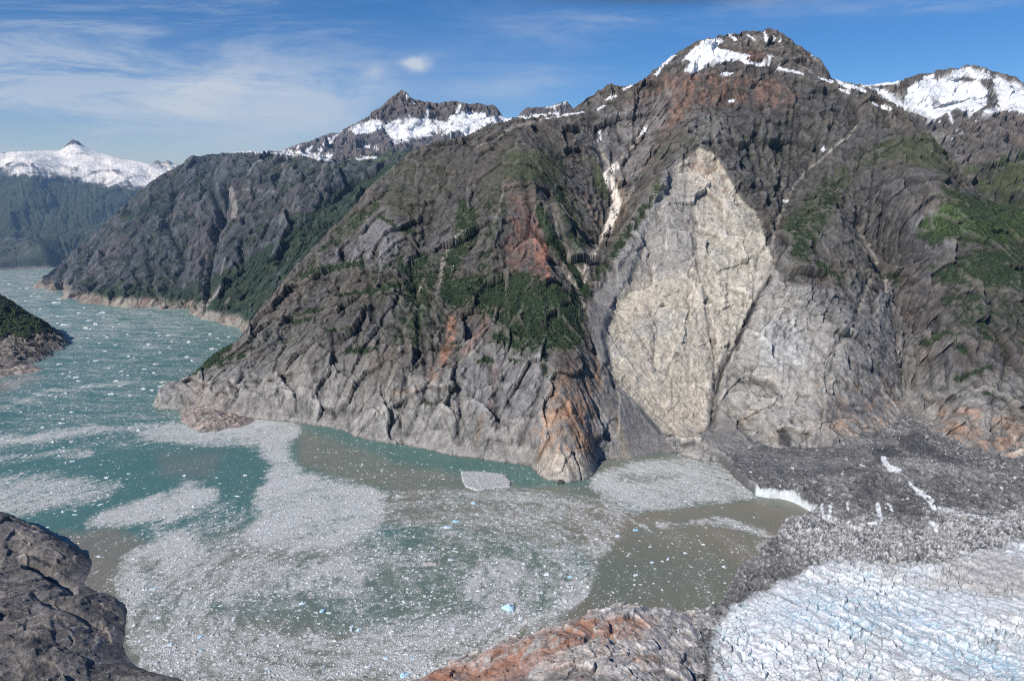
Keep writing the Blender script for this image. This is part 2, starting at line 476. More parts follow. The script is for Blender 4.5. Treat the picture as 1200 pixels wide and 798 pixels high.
    tundra = np.maximum.reduce([poly_mask(wu, wv, [(400, 215), (480, 180), (560, 160), (650, 140), (670, 200), (640, 240), (560, 260), (480, 270), (400, 280), (350, 300)], 22), .8 * poly_mask(wu, wv, [(1000, 150), (1060, 140), (1120, 190), (1130, 215), (1060, 225), (960, 230), (940, 210)], 16), .7 * poly_mask(wu, wv, [(1100, 215), (1400, 220), (1400, 330), (1150, 320), (1080, 290)], 16)])
    rgh = (1 - smooth) * (1 - .5 * tundra)
    lowc = 1 - sstep(120, 330, Z)     # ice-scoured lower slopes are smoother, with sweeping curves
    cur = ridged(wx / 150, wz / 210, wy / 260, 3, 0.5, seed=14) - 0.5
    ero, flow = erode(X, Y, Z0, 3, 12, .02, 60., 16., 90., seed=1.)
    k1 = cracks(wx, wy, wz, 95, 3.1, (1.5, .8, .55)); k2 = cracks(wx * .8 + wz * .6, wy, wz * .8 - wx * .6, 60, 9.7, (1, .7, .5)); k3 = cracks(wx * .7 - wz * .7, wy, wz * .7 + wx * .7, 110, 17.7, (1.6, .8, .6))
    crk = np.maximum.reduce([k1, k2 * .8, k3])
    fw = 14 * gnoise(X / 50, Y / 50, Z / 50)
    f1, e1, t1 = facets((wx + fw) / 120, (wy) / 120, (wz - fw) / 170, 1.3); f2, e2, t2 = facets((wx + wz * .35 + fw) / 46, wy / 46, (wz - wx * .35) / 70, 7.7); f3, e3, t3 = facets((X - .4 * Z + .5 * fw) / 17, Y / 17, (Z + .4 * X) / 26, 4.1)
    relief = amp * (rgh * ((36 - 10 * lowc) * f1 + (11 - 4 * lowc) * f2 + (3.0 - .9 * lowc) * f3) + smooth * (9 * f1 + 2.4 * f2 + .8 * f3) + rgh * ero * (.34 + .36 * (1 - lowc)) - (1 + 3 * rgh) * crk + 26 * big * (0.4 + 0.6 * rgh) + rgh * (4 * gul * (1 - 0.35 * lowc) + 5 * blk + 2.5 * step_ * (0.5 + big) + 12 * cur * lowc)
                    + (0.15 + 0.85 * rgh) * 5.5 * fine + smooth * (1.5 * gul + 1 * blk))
    disp = relief + carve * (0.35 + 0.65 * low)
    Yd = Y - 0.72 * disp; Zd = Z + 0.69 * disp
    Xd = X
    sky = [(196, 470), (235, 430), (255, 415), (275, 403), (300, 367), (330, 330), (360, 298), (375, 280), (407, 250), (430, 222), (455, 200), (480, 178), (510, 166), (550, 158),
           (587, 143), (620, 138), (653, 133), (668, 129), (680, 120), (690, 114), (700, 106), (713, 98), (735, 98), (745, 96), (760, 86), (775, 74), (790, 64), (805, 54), (820, 46),
           (840, 42), (860, 38), (880, 35), (905, 33), (913, 36), (925, 44), (940, 55), (955, 66), (968, 78), (975, 90), (985, 95), (1000, 99), (1015, 105),
           (1030, 113), (1060, 130), (1085, 150), (1110, 176), (1130, 203), (1150, 226), (1170, 240), (1200, 243), (1300, 203), (1390, 190)]
    Zd = fit_skyline(Xd, Yd, Zd, S, sky, 3.0, rough=5.0)
    return dict(X=Xd, Y=Yd, Z=Zd, gul=gul, blk=blk, big=big, fine=fine, cur=cur, smooth=smooth, step=step_, flow=flow, crk=crk, tone=t1 * .5 + t2 * .35 + t3 * .3, edge=np.minimum(e2, e3 + .04), e1=e1)

def paint_main(T):
    X, Y, Z = T['X'], T['Y'], T['Z']
    u, v = survey(X, Y, Z)
    nx, ny, nz = normals_info(X, Y, Z)
    n1 = fbm(X / 40, Y / 40, Z / 40, 4, 0.6, seed=21); n2 = fbm(X / 40, Y / 40, Z / 40, 4, 0.6, seed=41)
    n3 = fbm(X / 150, Y / 150, Z / 150, 3, 0.5, seed=61)
    strk = fbm(X / 14, Y / 90, Z / 90, 4, 0.65, seed=71)      # stains that run down the slope
    strk2 = fbm(X / 45, Y / 260, Z / 260, 3, 0.6, seed=77)
    spk = fbm(X / 7, Y / 7, Z / 7, 2, 0.7, seed=81)
    diag = fbm((X * .75 + Z * .66) / 11, (Z * .75 - X * .66) / 80, Y / 120, 3, 0.6, seed=91)
    wu = u + 7 * n1 + 3 * spk; wv = v + 7 * n2 + 3 * spk
    su = u + 3.4 * n1 + 1.2 * spk; sv = v + 3.4 * n2 + 1.2 * spk
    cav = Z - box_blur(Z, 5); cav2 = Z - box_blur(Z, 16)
    snowless = poly_mask(u, v, [(803, 186), (836, 180), (886, 250), (905, 305), (843, 460), (836, 505), (762, 490), (713, 420), (735, 332), (780, 218)], 4)
    c = np.zeros(X.shape + (3,), F32) + C(.104, .094, .083)
    # pale ice-scoured base, dark lichened upper slopes, warm brown shoulders
    lowm = 1 - sstep(40, 300, Z + 110 * n3 + 40 * n1 + 60 * strk2)
    c = mix(c, C(.31, .29, .265), lowm * 0.8)
    c = mix(c, C(.145, .112, .092), sstep(-.05, .5, n3 + .4 * n1) * .6 * (1 - lowm))
    c = mix(c, C(.10, .102, .112), sstep(.0, .5, n2 - n3) * .5)
    c = mix(c, C(.175, .165, .155), sstep(.15, .5, .5 * strk2 + .3 * diag + .5 * n2) * .5)
    c = mix(c, C(.078, .074, .058), sstep(-.05, .4, n3 + .6 * n2) * sstep(250, 500, Z) * .5)
    c = c * (1 + .24 * T['tone'])[..., None]
    Pm = lambda pts, soft=6: poly_mask(wu, wv, pts, soft)
    Ps = lambda pts, soft=2: poly_mask(su, sv, pts, soft)
    Ln = lambda pts, w0, w1=None, soft=1.4: line_mask(su, sv, pts, w0, w1, soft)
    # peak: red-brown and dark grey
    c = mix(c, C(.20, .115, .085), Pm([(722, 145), (740, 115), (780, 88), (830, 85), (900, 92), (935, 110), (925, 128), (870, 122), (830, 128), (790, 150), (760, 190), (735, 215), (722, 190)], 10) * sstep(-.35, .35, n1 + strk) * .85)
    c = mix(c, C(.20, .17, .15), Pm([(830, 60), (860, 36), (925, 40), (960, 75), (940, 95), (880, 70)], 8) * sstep(-.2, .4, n2) * .8)
    c = mix(c, C(.15, .085, .07), Pm([(850, 60), (890, 60), (905, 72), (870, 75)], 6) * .6)
    c = mix(c, C(.085, .082, .08), Pm([(850, 130), (960, 110), (1060, 150), (1100, 200), (1060, 300), (960, 300), (915, 260), (890, 235), (850, 200)], 20) * .65 * sstep(-.5, .3, n1))
    c = mix(c, C(.085, .08, .085), Pm([(1050, 250), (1200, 280), (1300, 300), (1300, 420), (1200, 430), (1100, 440), (1070, 380)], 20) * .6 * sstep(-.5, .3, n2))
    # grey cliff bands
    c = mix(c, C(.19, .18, .185), Ps([(423, 250), (450, 243), (470, 262), (465, 300), (445, 318), (430, 312), (422, 290)], 4) * .65)
    c = mix(c, C(.17, .165, .175), Ps([(380, 285), (420, 278), (425, 305), (400, 320), (372, 318)], 5) * .5)
    c = mix(c, C(.22, .215, .22), Pm([(1060, 245), (1130, 250), (1135, 275), (1100, 300), (1070, 280)], 5) * .7 * sstep(-.3, .3, strk))
    c = mix(c, C(.20, .19, .185), Pm([(700, 140), (745, 120), (790, 105), (770, 170), (740, 215), (715, 220), (700, 190)], 8) * .75)
    c = mix(c, C(.20, .19, .18), Pm([(800, 130), (850, 135), (860, 160), (830, 172), (810, 165)], 8) * .4)
    c = mix(c, C(.21, .205, .205), Pm([(940, 340), (1000, 330), (1050, 340), (1050, 430), (980, 440), (940, 420)], 14) * .6)
    c = mix(c, C(.245, .24, .24), Pm([(550, 400), (640, 400), (645, 440), (620, 490), (560, 490), (530, 450)], 8) * .55)
    c = mix(c, C(.27, .255, .24), Pm([(795, 185), (765, 225), (735, 268), (712, 312), (700, 350), (712, 400), (735, 400), (760, 300), (800, 230)], 9) * .85)
    # the slide scar
    scar = Ps([(803, 186), (820, 174), (836, 180), (852, 205), (866, 232), (886, 250), (897, 280), (905, 305), (892, 335), (872, 375), (852, 425),
               (843, 460), (842, 485), (836, 505), (822, 515), (800, 514), (775, 508), (762, 492), (745, 474), (722, 452), (713, 420), (707, 395),
               (712, 372), (724, 352), (735, 332), (746, 300), (762, 255), (780, 218), (790, 196)], 2.0)
    base = np.zeros_like(c) + C(.47, .42, .345)
    base = mix(base, C(.52, .455, .36), poly_mask(wu, wv, [(715, 372), (745, 340), (770, 350), (790, 400), (815, 440), (842, 470), (830, 525), (760, 500), (715, 450), (700, 395)], 22) * .75)
    base = mix(base, C(.50, .455, .37), poly_mask(wu, wv, [(850, 225), (890, 250), (905, 300), (880, 350), (850, 400), (840, 350), (845, 290)], 16) * .6)
    base = mix(base, C(.43, .415, .385), sstep(.0, .4, n3 + .5 * n1) * .5)
    base = mix(base, C(.46, .32, .22), poly_mask(wu, wv, [(800, 176), (840, 178), (870, 236), (842, 240), (815, 215)], 6) * sstep(-.1, .3, n1) * .7)
    base = mix(base, C(.29, .27, .25), poly_mask(wu, wv, [(770, 215), (800, 195), (818, 240), (815, 300), (790, 320), (740, 335), (750, 280)], 14) * .75)
    base = mix(base, C(.24, .22, .20), line_mask(su, sv, [(757, 355), (762, 385), (768, 408)], 4, 3, 7) * .6)
    base = mix(base, C(.25, .235, .22), sstep(.25, .5, diag + .3 * n2) * .35)
    dc = cracks(X * .8 + Z * .6 + 6 * n1, Y, Z * .8 - X * .6, 34, 41.3, (2.2, .7, .5), .05); dc2 = cracks(X * .7 - Z * .7, Y, Z * .7 + X * .7 + 6 * n2, 60, 47.1, (2.4, .8, .45), .045)
    base = base * (1 - .45 * np.maximum(dc, dc2))[..., None]
    base = mix(base, C(.22, .20, .18), sstep(.32, .55, fbm(X / 18, Y / 18, Z / 26, 3, seed=131) + .2 * n1) * .4)
    base = mix(base, C(.58, .52, .42), sstep(.3, .6, strk - .4 * n2) * .35)
    base = base * (1 + .10 * T['tone'])[..., None]
    c = c + (base - c) * scar[..., None]
    edge = line_mask(su, sv, [(705, 398), (713, 424), (722, 454), (745, 476), (764, 494)], .8, .8, 1.2)
    c = mix(c, C(.55, .48, .36), edge * .7)
    pale = Pm([(902, 305), (940, 345), (975, 385), (985, 425), (965, 475), (940, 516), (870, 502), (838, 470), (848, 430), (876, 370)], 24)
    c = mix(c, C(.42, .39, .35), pale * .8)
    c = mix(c, C(.42, .415, .40), Pm([(890, 380), (930, 370), (945, 400), (940, 430), (890, 430)], 6) * .7)
    c = mix(c, C(.17, .165, .15), Pm([(848, 430), (880, 425), (930, 470), (950, 515), (880, 505), (845, 475)], 6) * sstep(.0, .3, diag + .5 * n1) * .75)
    c = mix(c, C(.37, .31, .22), Pm([(845, 470), (880, 480), (915, 505), (925, 525), (890, 520), (850, 490)], 5) * sstep(-.1, .3, n2) * .6)
    # rust and orange
    for pts, w, cc, a in (([(530, 375), (528, 402), (516, 428), (508, 442)], 5, (.34, .18, .115), .85), ([(578, 362), (562, 388), (546, 412)], 4, (.26, .16, .13), .7),
                          ([(508, 440), (500, 452), (480, 461), (460, 463)], 4, (.31, .20, .13), .7), ([(638, 288), (642, 326)], 3, (.36, .15, .09), .9),
                          ([(628, 262), (634, 290), (630, 325)], 3, (.27, .12, .085), .8), ([(694, 400), (700, 430), (703, 455)], 3, (.36, .22, .13), .8),
                          ([(683, 355), (692, 385), (697, 410)], 3, (.30, .22, .17), .7), ([(558, 530), (562, 500), (566, 485)], 1.5, (.34, .20, .12), .8),
                          ([(575, 480), (582, 440), (572, 410)], 2, (.24, .14, .12), .6), ([(533, 352), (560, 355), (568, 362)], 3, (.24, .15, .13), .7),
                          ([(712, 275), (735, 245), (730, 225)], 2, (.33, .22, .14), .5), ([(688, 228), (696, 250), (705, 262)], 1.5, (.33, .2, .13), .6),
                          ([(715, 470), (727, 500), (736, 534)], 5, (.30, .25, .18), .6)):
        c = mix(c, C(*cc), line_mask(wu, wv, pts, w, w, 3) * a * sstep(-.5, .2, strk + n1))
    c = mix(c, C(.19, .105, .085), Pm([(590, 205), (620, 215), (632, 260), (622, 300), (600, 325), (588, 290), (600, 250)], 8) * sstep(-.3, .3, n2) * .8)
    c = mix(c, C(.24, .115, .085), Pm([(600, 255), (625, 262), (645, 300), (650, 335), (625, 322), (612, 290)], 5) * sstep(-.1, .3, strk) * .8)
    c = mix(c, C(.34, .215, .14), Pm([(648, 432), (680, 430), (692, 450), (700, 480), (698, 520), (690, 545), (650, 545), (628, 540), (625, 505), (640, 475)], 7) * sstep(-.3, .25, n1 + .5 * strk) * .85)
    c = mix(c, C(.36, .19, .11), Pm([(655, 470), (680, 470), (685, 500), (660, 500), (645, 488)], 5) * sstep(-.1, .3, n2) * .7)
    c = mix(c, C(.43, .37, .30), Ps([(622, 548), (640, 528), (682, 530), (692, 560), (665, 568), (640, 564)], 4) * .8)
    c = mix(c, C(.31, .29, .26), Ps([(480, 440), (545, 450), (560, 480), (500, 500), (440, 505), (400, 500), (460, 460)], 8) * .4)
    c = mix(c, C(.38, .25, .17), Pm([(950, 448), (1040, 445), (1062, 480), (1050, 500), (1000, 512), (960, 505), (975, 480)], 8) * sstep(.0, .35, n1 + .3 * diag) * .75)
    c = mix(c, C(.40, .255, .175), Pm([(1088, 465), (1140, 480), (1200, 490), (1300, 500), (1300, 555), (1200, 540), (1140, 532), (1100, 516)], 8) * sstep(-.15, .3, n2 + .3 * diag) * .8)
    c = mix(c, C(.50, .44, .37), Pm([(1100, 500), (1200, 510), (1300, 520), (1300, 555), (1200, 540), (1110, 520)], 6) * sstep(.1, .4, n1) * .6)
    c = mix(c, C(.34, .29, .23), Pm([(930, 490), (1040, 500), (1040, 515), (930, 525)], 5) * sstep(-.1, .3, n2) * .5)
    c = mix(c, C(.29, .27, .25), Pm([(200, 470), (225, 445), (300, 440), (400, 470), (450, 500), (400, 506), (300, 493)], 8) * .5)
    c = mix(c, C(.31, .25, .20), Pm([(205, 470), (225, 445), (270, 450), (280, 490), (240, 487)], 6) * sstep(-.2, .3, diag) * .6)
    # wave-washed band just above the water
    c = mix(c, C(.38, .355, .32), (1 - sstep(6, 24, Z + 8 * n1)) * .6)
    c = mix(c, C(.10, .095, .085), (1 - sstep(1.5, 3.5, Z + 1.5 * n1)) * .7)
    # vegetation, thicker on ledges
    gm = np.zeros(X.shape, F32)
    def G(m, dens):
        nonlocal gm
        gm = np.maximum(gm, m * dens)
    G(Pm([(520, 328), (560, 318), (610, 318), (650, 326), (684, 345), (688, 400), (670, 414), (640, 410), (610, 414), (590, 407), (570, 402), (580, 380), (560, 366), (525, 362), (512, 345)], 9), .92)
    G(Pm([(626, 225), (645, 258), (662, 290), (692, 338), (694, 352), (680, 345), (658, 308), (642, 285), (628, 255)], 3), 1.2)
    G(Pm([(694, 180), (712, 210), (716, 228), (705, 238), (695, 215)], 3), 1.1)
    G(Pm([(772, 205), (765, 225), (745, 250), (718, 288), (700, 318), (695, 330), (702, 332), (728, 295), (752, 262), (778, 220)], 4), .85)
    G(Pm([(535, 232), (562, 245), (562, 280), (548, 300), (530, 325), (512, 345), (520, 300), (535, 275)], 6), .95)
    G(Pm([(560, 215), (590, 205), (600, 240), (590, 280), (575, 320), (555, 320), (565, 270)], 10), .6)
    G(Pm([(478, 298), (503, 298), (512, 330), (500, 372), (492, 405), (478, 408), (478, 370), (472, 340)], 5), .9)
    G(Pm([(590, 175), (650, 172), (668, 200), (650, 225), (600, 215), (580, 200)], 12), .85)
    G(Pm([(640, 210), (665, 215), (690, 275), (680, 310), (660, 280)], 8), .75)
    G(Pm([(455, 185), (530, 175), (530, 230), (480, 260), (440, 250)], 18), .5)
    G(Pm([(400, 262), (440, 232), (450, 240), (430, 262), (400, 290), (385, 290)], 6), .75)
    for pts, w, d in (([(352, 322), (375, 315), (400, 312), (425, 308)], 4, 1.1), ([(345, 332), (362, 318), (395, 270)], 4, .7), ([(400, 345), (440, 340), (476, 332), (492, 346)], 3, 1.1),
                      ([(428, 320), (462, 320)], 2, 1.), ([(340, 372), (378, 362)], 2.5, 1.), ([(385, 388), (418, 385)], 3, .9), ([(410, 412), (438, 408)], 4, 1.2),
                      ([(338, 378), (370, 374)], 2, .9), ([(222, 434), (245, 425), (268, 405)], 5, 1.1), ([(255, 428), (285, 416)], 4, .8), ([(305, 400), (330, 385), (350, 380)], 2, .8),
                      ([(440, 250), (470, 268), (495, 275)], 3, .9), ([(468, 300), (480, 330)], 4, .9), ([(560, 425), (578, 421)], 4, 1.1), ([(600, 422), (618, 424)], 3, 1.), ([(636, 410), (640, 440)], 3, .8),
                      ([(495, 400), (540, 405), (560, 410)], 3, .7), ([(470, 478), (520, 470), (545, 440)], 3, .6), ([(290, 410), (360, 395), (400, 400)], 2, .6),
                      ([(300, 450), (350, 438)], 1.5, .7), ([(960, 310), (985, 330)], 5, .9), ([(1035, 325), (1052, 330)], 4, .9), ([(1030, 510), (1018, 508)], 1, .5),
                      ([(1085, 400), (1110, 390), (1130, 412)], 5, 1.), ([(1120, 445), (1160, 430)], 4, .9), ([(1150, 395), (1200, 400), (1260, 395)], 4, .7), ([(1110, 355), (1150, 365), (1200, 372)], 4, .8),
                      ([(1150, 460), (1180, 470), (1200, 465)], 2, .7), ([(1000, 450), (1018, 455)], 1.5, .6)):
        G(line_mask(wu, wv, pts, w, w, 3), d)
    G(Pm([(1045, 160), (1100, 152), (1132, 188), (1128, 207), (1090, 200), (1055, 190), (1010, 200), (1000, 185)], 8), .85)
    G(Pm([(1105, 215), (1140, 225), (1200, 240), (1300, 220), (1300, 300), (1200, 285), (1160, 290), (1120, 282), (1090, 292), (1065, 270), (1100, 245)], 8), .95)
    G(Pm([(1085, 312), (1150, 288), (1200, 295), (1300, 300), (1300, 360), (1200, 348), (1160, 335), (1125, 340), (1095, 328)], 8), .8)
    G(Pm([(915, 262), (945, 225), (985, 190), (1010, 200), (985, 240), (950, 310), (925, 300)], 10), .75)
    G(Pm([(870, 160), (930, 150), (950, 185), (910, 225), (880, 200)], 12), .5)
    G(Pm([(1130, 260), (1200, 270), (1300, 260), (1300, 420), (1200, 420), (1130, 400), (1100, 350)], 25), .62)
    G(Pm([(430, 300), (520, 290), (560, 330), (520, 400), (460, 420), (420, 360)], 20), .5)
    G(Pm([(760, 160), (800, 150), (840, 165), (800, 175), (770, 200)], 8), .45)
    ledge = sstep(.35, .8, nz)
    gate = gm - .10 + .50 * n1 + .30 * n2 + .10 * T['tone'] + .30 * (ledge - .5) - .35 * np.clip(cav / 6, -.6, .6) + .12 * spk
    veg = sstep(.54, .72, gate) * (1 - scar) * (Z > 25)
    high = sstep(520, 820, Z)
    gcol = np.zeros_like(c) + C(.026, .046, .024)
    gcol = mix(gcol, C(.055, .070, .032), sstep(-.2, .4, n2) * .5 + .3 * spk)
    gcol = mix(gcol, C(.085, .090, .050), high * .75)
    bright = Pm([(1085, 240), (1200, 245), (1300, 230), (1300, 300), (1160, 285), (1075, 275)], 10)
    gcol = mix(gcol, C(.07, .105, .035), bright * .8)
    # thin tundra on the upper slopes
    c = mix(c, C(.070, .072, .046), sstep(.26, .66, gate + .16) * .6 * (1 - scar) * (Z > 60))
    c = c + (gcol - c) * (veg * np.where(high > .5, .85, .96))[..., None]
    T['veg'] = veg * (1 - .6 * high)
    # debris, pale chutes and old snow
    talus = np.maximum.reduce([
        Ps([(748, 285), (738, 320), (718, 350), (713, 385), (716, 420), (704, 428), (694, 400), (688, 365), (694, 345), (720, 325), (735, 300)], 2.5),
        Ps([(706, 436), (716, 440), (728, 455), (745, 474), (766, 492), (776, 512), (792, 528), (770, 538), (735, 542), (722, 538), (714, 500), (705, 470)], 2),
        Ps([(840, 472), (850, 482), (872, 505), (888, 526), (818, 526), (824, 508)], 1.5),
        Ps([(1055, 480), (1064, 445), (1075, 468), (1090, 505), (1072, 512), (1046, 505)], 3)])
    tcol = mix(np.zeros_like(c) + C(.215, .20, .185), C(.27, .255, .235), sstep(-.1, .4, strk))
    tcol = mix(tcol, C(.30, .25, .18), line_mask(su, sv, [(713, 468), (725, 500), (734, 536)], 3, 5, 3) * .6)
    c = c + (tcol - c) * (talus * .93)[..., None]
    lt = [([(648, 250), (655, 276), (668, 302), (684, 322)], 1.2, .9), ([(658, 310), (675, 336), (684, 358)], 2.2, .9), ([(712, 262), (700, 288), (688, 312), (684, 330)], 3.0, .95),
          ([(744, 218), (726, 246), (716, 258)], 1.2, .6), ([(757, 148), (746, 166), (722, 195)], 2.4, .95), ([(703, 150), (702, 175), (716, 196)], 2.0, .95),
          ([(1003, 150), (976, 175), (938, 208), (921, 236), (912, 260)], 1.4, .7), ([(895, 178), (914, 208), (921, 235)], 1.2, .6), ([(912, 255), (905, 285), (908, 305)], 1.6, .5),
          ([(1005, 266), (1020, 292), (1036, 322), (1046, 360), (1052, 402), (1056, 432)], 2.0, .6), ([(1019, 328), (1005, 370), (987, 402)], 1.2, .8), ([(960, 396), (975, 404), (970, 430)], 1.2, .5),
          ([(542, 268), (525, 290), (518, 312), (514, 340)], 1.6, .6), ([(500, 320), (490, 345), (488, 365)], 1.0, .6), ([(565, 400), (548, 418), (538, 425)], 1.6, .7),
          ([(470, 392), (468, 420), (458, 445), (452, 470)], 3, .35), ([(437, 400), (430, 430)], 2, .3), ([(590, 220), (585, 245), (578, 262)], 1., .5), ([(640, 138), (600, 150), (560, 172)], 1.2, .5),
          ([(1140, 200), (1120, 215)], 1, .4), ([(1060, 440), (1066, 470)], 3, .5), ([(820, 205), (834, 235), (832, 250)], 1.2, .4), ([(745, 120), (725, 150)], 1.2, .3), ([(700, 235), (690, 250)], 1, .3)]
    for pts, w, a in lt:
        c = mix(c, C(.36, .32, .27), Ln(pts, w, w) * a)
    c = mix(c, C(.045, .043, .045), line_mask(su, sv, [(904, 323), (890, 345), (884, 357)], 1.4, 2.2, 1.5) * .55)  # this and the next two lines paint the gully's shadow along the crease
    c = mix(c, C(.045, .043, .045), line_mask(su, sv, [(884, 357), (870, 388), (862, 404), (851, 425), (843, 444), (840, 462)], 2.4, 1.4, 1.3) * .9)
    c = mix(c, C(.06, .055, .055), line_mask(su, sv, [(840, 462), (841, 478), (832, 498), (822, 512)], 1, .5, 1.2) * .7)
    c = mix(c, C(.07, .065, .06), line_mask(su, sv, [(816, 258), (813, 270), (818, 300), (826, 330), (831, 365), (838, 400), (841, 432)], .5, .4, 1.) * .75)
    c = mix(c, C(.07, .065, .06), Ln([(497, 405), (499, 425)], 1) * .7)
    for pts in ([(424, 283), (428, 300), (434, 330)], [(436, 345), (440, 372), (447, 412), (450, 428)], [(582, 470), (580, 445), (575, 428)], [(640, 425), (636, 445), (622, 478)],
                [(700, 435), (704, 455)], [(1100, 482), (1118, 458)], [(972, 416), (968, 432)], [(920, 506), (915, 520), (925, 522)]):
        c = mix(c, C(.06, .055, .055), line_mask(su, sv, pts, .7, .7, 1.) * .7)
    c = mix(c, C(.07, .067, .065), Ps([(912, 505), (920, 498), (928, 515), (926, 524), (912, 522)], 1.5) * .8)
    c = mix(c, C(.09, .085, .082), Ps([(1050, 508), (1080, 505), (1095, 525), (1060, 530), (1040, 520)], 3) * .7)
    # fine weathering everywhere; ambient shade painted dark in hollows, pale on rises
    fl = T['flow']
    c = mix(c, C(.27, .255, .235), sstep(4.2, 5.2, fl + .25 * n1) * .45 * (1 - veg) * (1 - snowless))
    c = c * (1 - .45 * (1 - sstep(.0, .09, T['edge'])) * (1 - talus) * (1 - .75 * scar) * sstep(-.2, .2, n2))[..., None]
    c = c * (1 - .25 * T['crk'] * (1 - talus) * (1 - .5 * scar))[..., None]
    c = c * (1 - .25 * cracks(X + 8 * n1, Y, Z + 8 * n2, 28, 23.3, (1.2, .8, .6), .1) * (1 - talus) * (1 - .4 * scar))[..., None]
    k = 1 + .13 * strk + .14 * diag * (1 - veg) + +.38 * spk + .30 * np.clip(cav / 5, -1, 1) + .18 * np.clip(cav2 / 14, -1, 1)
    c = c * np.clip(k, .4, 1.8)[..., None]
    chute = line_mask(su, sv, [(722, 195), (712, 203), (717, 220), (724, 236), (720, 250), (712, 270)], 4.6, 4.6, 1.2)
    c = mix(c, C(.74, .67, .58), chute * .95)
    c = mix(c, C(.38, .28, .19), line_mask(su, sv, [(724, 210), (730, 232), (722, 254)], 1.5, 1.5, 2.5) * .7 * (1 - chute))
    snow = np.zeros(X.shape, F32)
    pu = u + 4.5 * n1 + 2.5 * spk; pv = v + 3.6 * n2 + 2 * spk
    for pts in ([(798, 74), (806, 62), (822, 48), (845, 45), (848, 50), (838, 55), (855, 60), (880, 66), (872, 71), (850, 72), (830, 77), (812, 86), (802, 84), (812, 72), (806, 70)],
                [(843, 89), (850, 85), (860, 86), (850, 90)], ):
        snow = np.maximum(snow, poly_mask(pu, pv, pts, 1))
    for pts, w in (([(868, 71), (888, 76), (905, 76)], 1.8), ([(912, 80), (940, 87)], 1.5), ([(857, 40), (862, 46)], 2.), ([(895, 38), (900, 46)], 1.8), ([(906, 44), (913, 49)], 1.5), ([(950, 66), (955, 70)], 1.2),
                   ([(962, 92), (975, 97)], 1.2), ([(978, 91), (988, 99), (1004, 103), (1014, 106)], 2.2), ([(985, 105), (996, 109)], 1.5), ([(1022, 121), (1028, 124)], 1.3), ([(1034, 126), (1043, 128)], 1.6),
                   ([(853, 119), (860, 119)], 1.3), ([(790, 65), (776, 78), (770, 86)], 1.4), ([(745, 97), (730, 105)], 1.3), ([(722, 112), (712, 117)], 1.), ([(708, 123), (700, 128)], 1.3), ([(757, 150), (752, 156)], 1.4),
                   ([(704, 153), (702, 168)], 1.), ([(640, 139), (655, 136), (684, 132)], .9), ([(966, 174), (964, 177)], 1.6), ([(918, 236), (923, 236)], 1.2), ([(897, 68), (905, 66)], 1.3), ([(820, 60), (815, 70)], 1.),
                   ([(878, 43), (884, 48)], 1.)):
        snow = np.maximum(snow, line_mask(pu, pv, pts, w, w, .9))
    snow = sstep(.4, .62, snow + .34 * n1 + .15 * spk - .12 * np.clip(cav / 4, -1, 1)) * (snow > .03)
    c = c + (C(.82, .82, .84) - c) * snow[..., None]
    T['snow'] = snow
    return np.clip(c, .01, .9)

T1 = build_main()
C1 = paint_main(T1)
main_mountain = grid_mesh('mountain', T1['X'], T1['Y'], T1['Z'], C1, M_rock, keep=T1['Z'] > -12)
main_mountain['kind'] = 'structure'; main_mountain['label'] = 'great rock mountain with the pale yellow slide scar'
print('main', time.time() - T0)

# ================================================================== THE OTHER MOUNTAINS AND ROCKS
def terrain(P, s0, s1, ns, Ys, amps, scale, sky=None, rough=2.0, lam=2e-4, cuts=(), power=2.5, step=4, seed=0.0, dirn=(-0.6, 0.8), lowband=70, ero_sub=2):
    """amps: (broad, gullies, blocks, fine) in metres; scale: size of the broad forms in metres"""
    surf = Surface(P, lam)
    Ys = np.asarray(Ys, float)
    X, Y, S = fan(s0, s1, ns, Ys)
    Z = fan_eval(surf, S, Ys, step)
    k = scale
    wx = X + .14 * k * gnoise(X / k * 1.5, Y / k * 1.5, Z / k + seed); wy = Y + .14 * k * gnoise(X / k * 1.5 + 7, Y / k * 1.5, Z / k + seed); wz = Z
    big = ridged(wx / k, wy / k / 1.5, wz / k / 1.5, 3, seed=2 + seed) - .55
    gul = ridged(wx / k * 3.2, wz / k * .8, wy / k * .8, 4, .55, seed=5 + seed) - .55
    blk = ridged(wx / k * 5, wy / k * 3.5, wz / k * 6, 4, .55, seed=8 + seed) - .5
    fine = fbm(X / k * 16, Y / k * 16, Z / k * 16, 4, .6, seed=1 + seed)
    fa, fe, ft = facets((wx + .3 * wz) / k * 4.5, wy / k * 4.5, wz / k * 3.2, seed + 1.); fb, fe2, ft2 = facets((X - .3 * Z) / k * 12, Y / k * 12, Z / k * 8, seed + 2.)
    if not ero_sub: fa, fb = box_blur(fa, 1), box_blur(fb, 1)
    u, v = survey(X, Y, Z)
    carve = 0
    for d, pts, w0, w1, so in cuts: carve = carve - d * line_mask(u + 2 * fine, v + 2 * fine, pts, w0, w1, so)
    low = .25 + .75 * sstep(0, lowband, Z)
    ero, flow = erode(X, Y, Z, ero_sub, 8, .02, amps[1] * 1.1, amps[2] * .5, k / 6, seed=seed) if ero_sub else (0 * X, 0 * X)
    d = low * (ero + amps[2] * 1.1 * fa + amps[3] * 1.3 * fb + amps[0] * big * (.75 if ero_sub else 1) + (.25 if ero_sub else 1) * amps[1] * gul + .5 * amps[2] * blk + amps[3] * fine) + carve * low
    Yd = Y + dirn[0] * d; Zd = Z + dirn[1] * d
    if sky is not None: Zd = fit_skyline(X, Yd, Zd, S, sky, power, rough, seed)
    return dict(X=X, Y=Yd, Z=Zd, gul=gul, blk=blk, big=big, fine=fine, flow=flow, tone=.6 * ft + .5 * ft2, edge=np.minimum(fe, fe2))

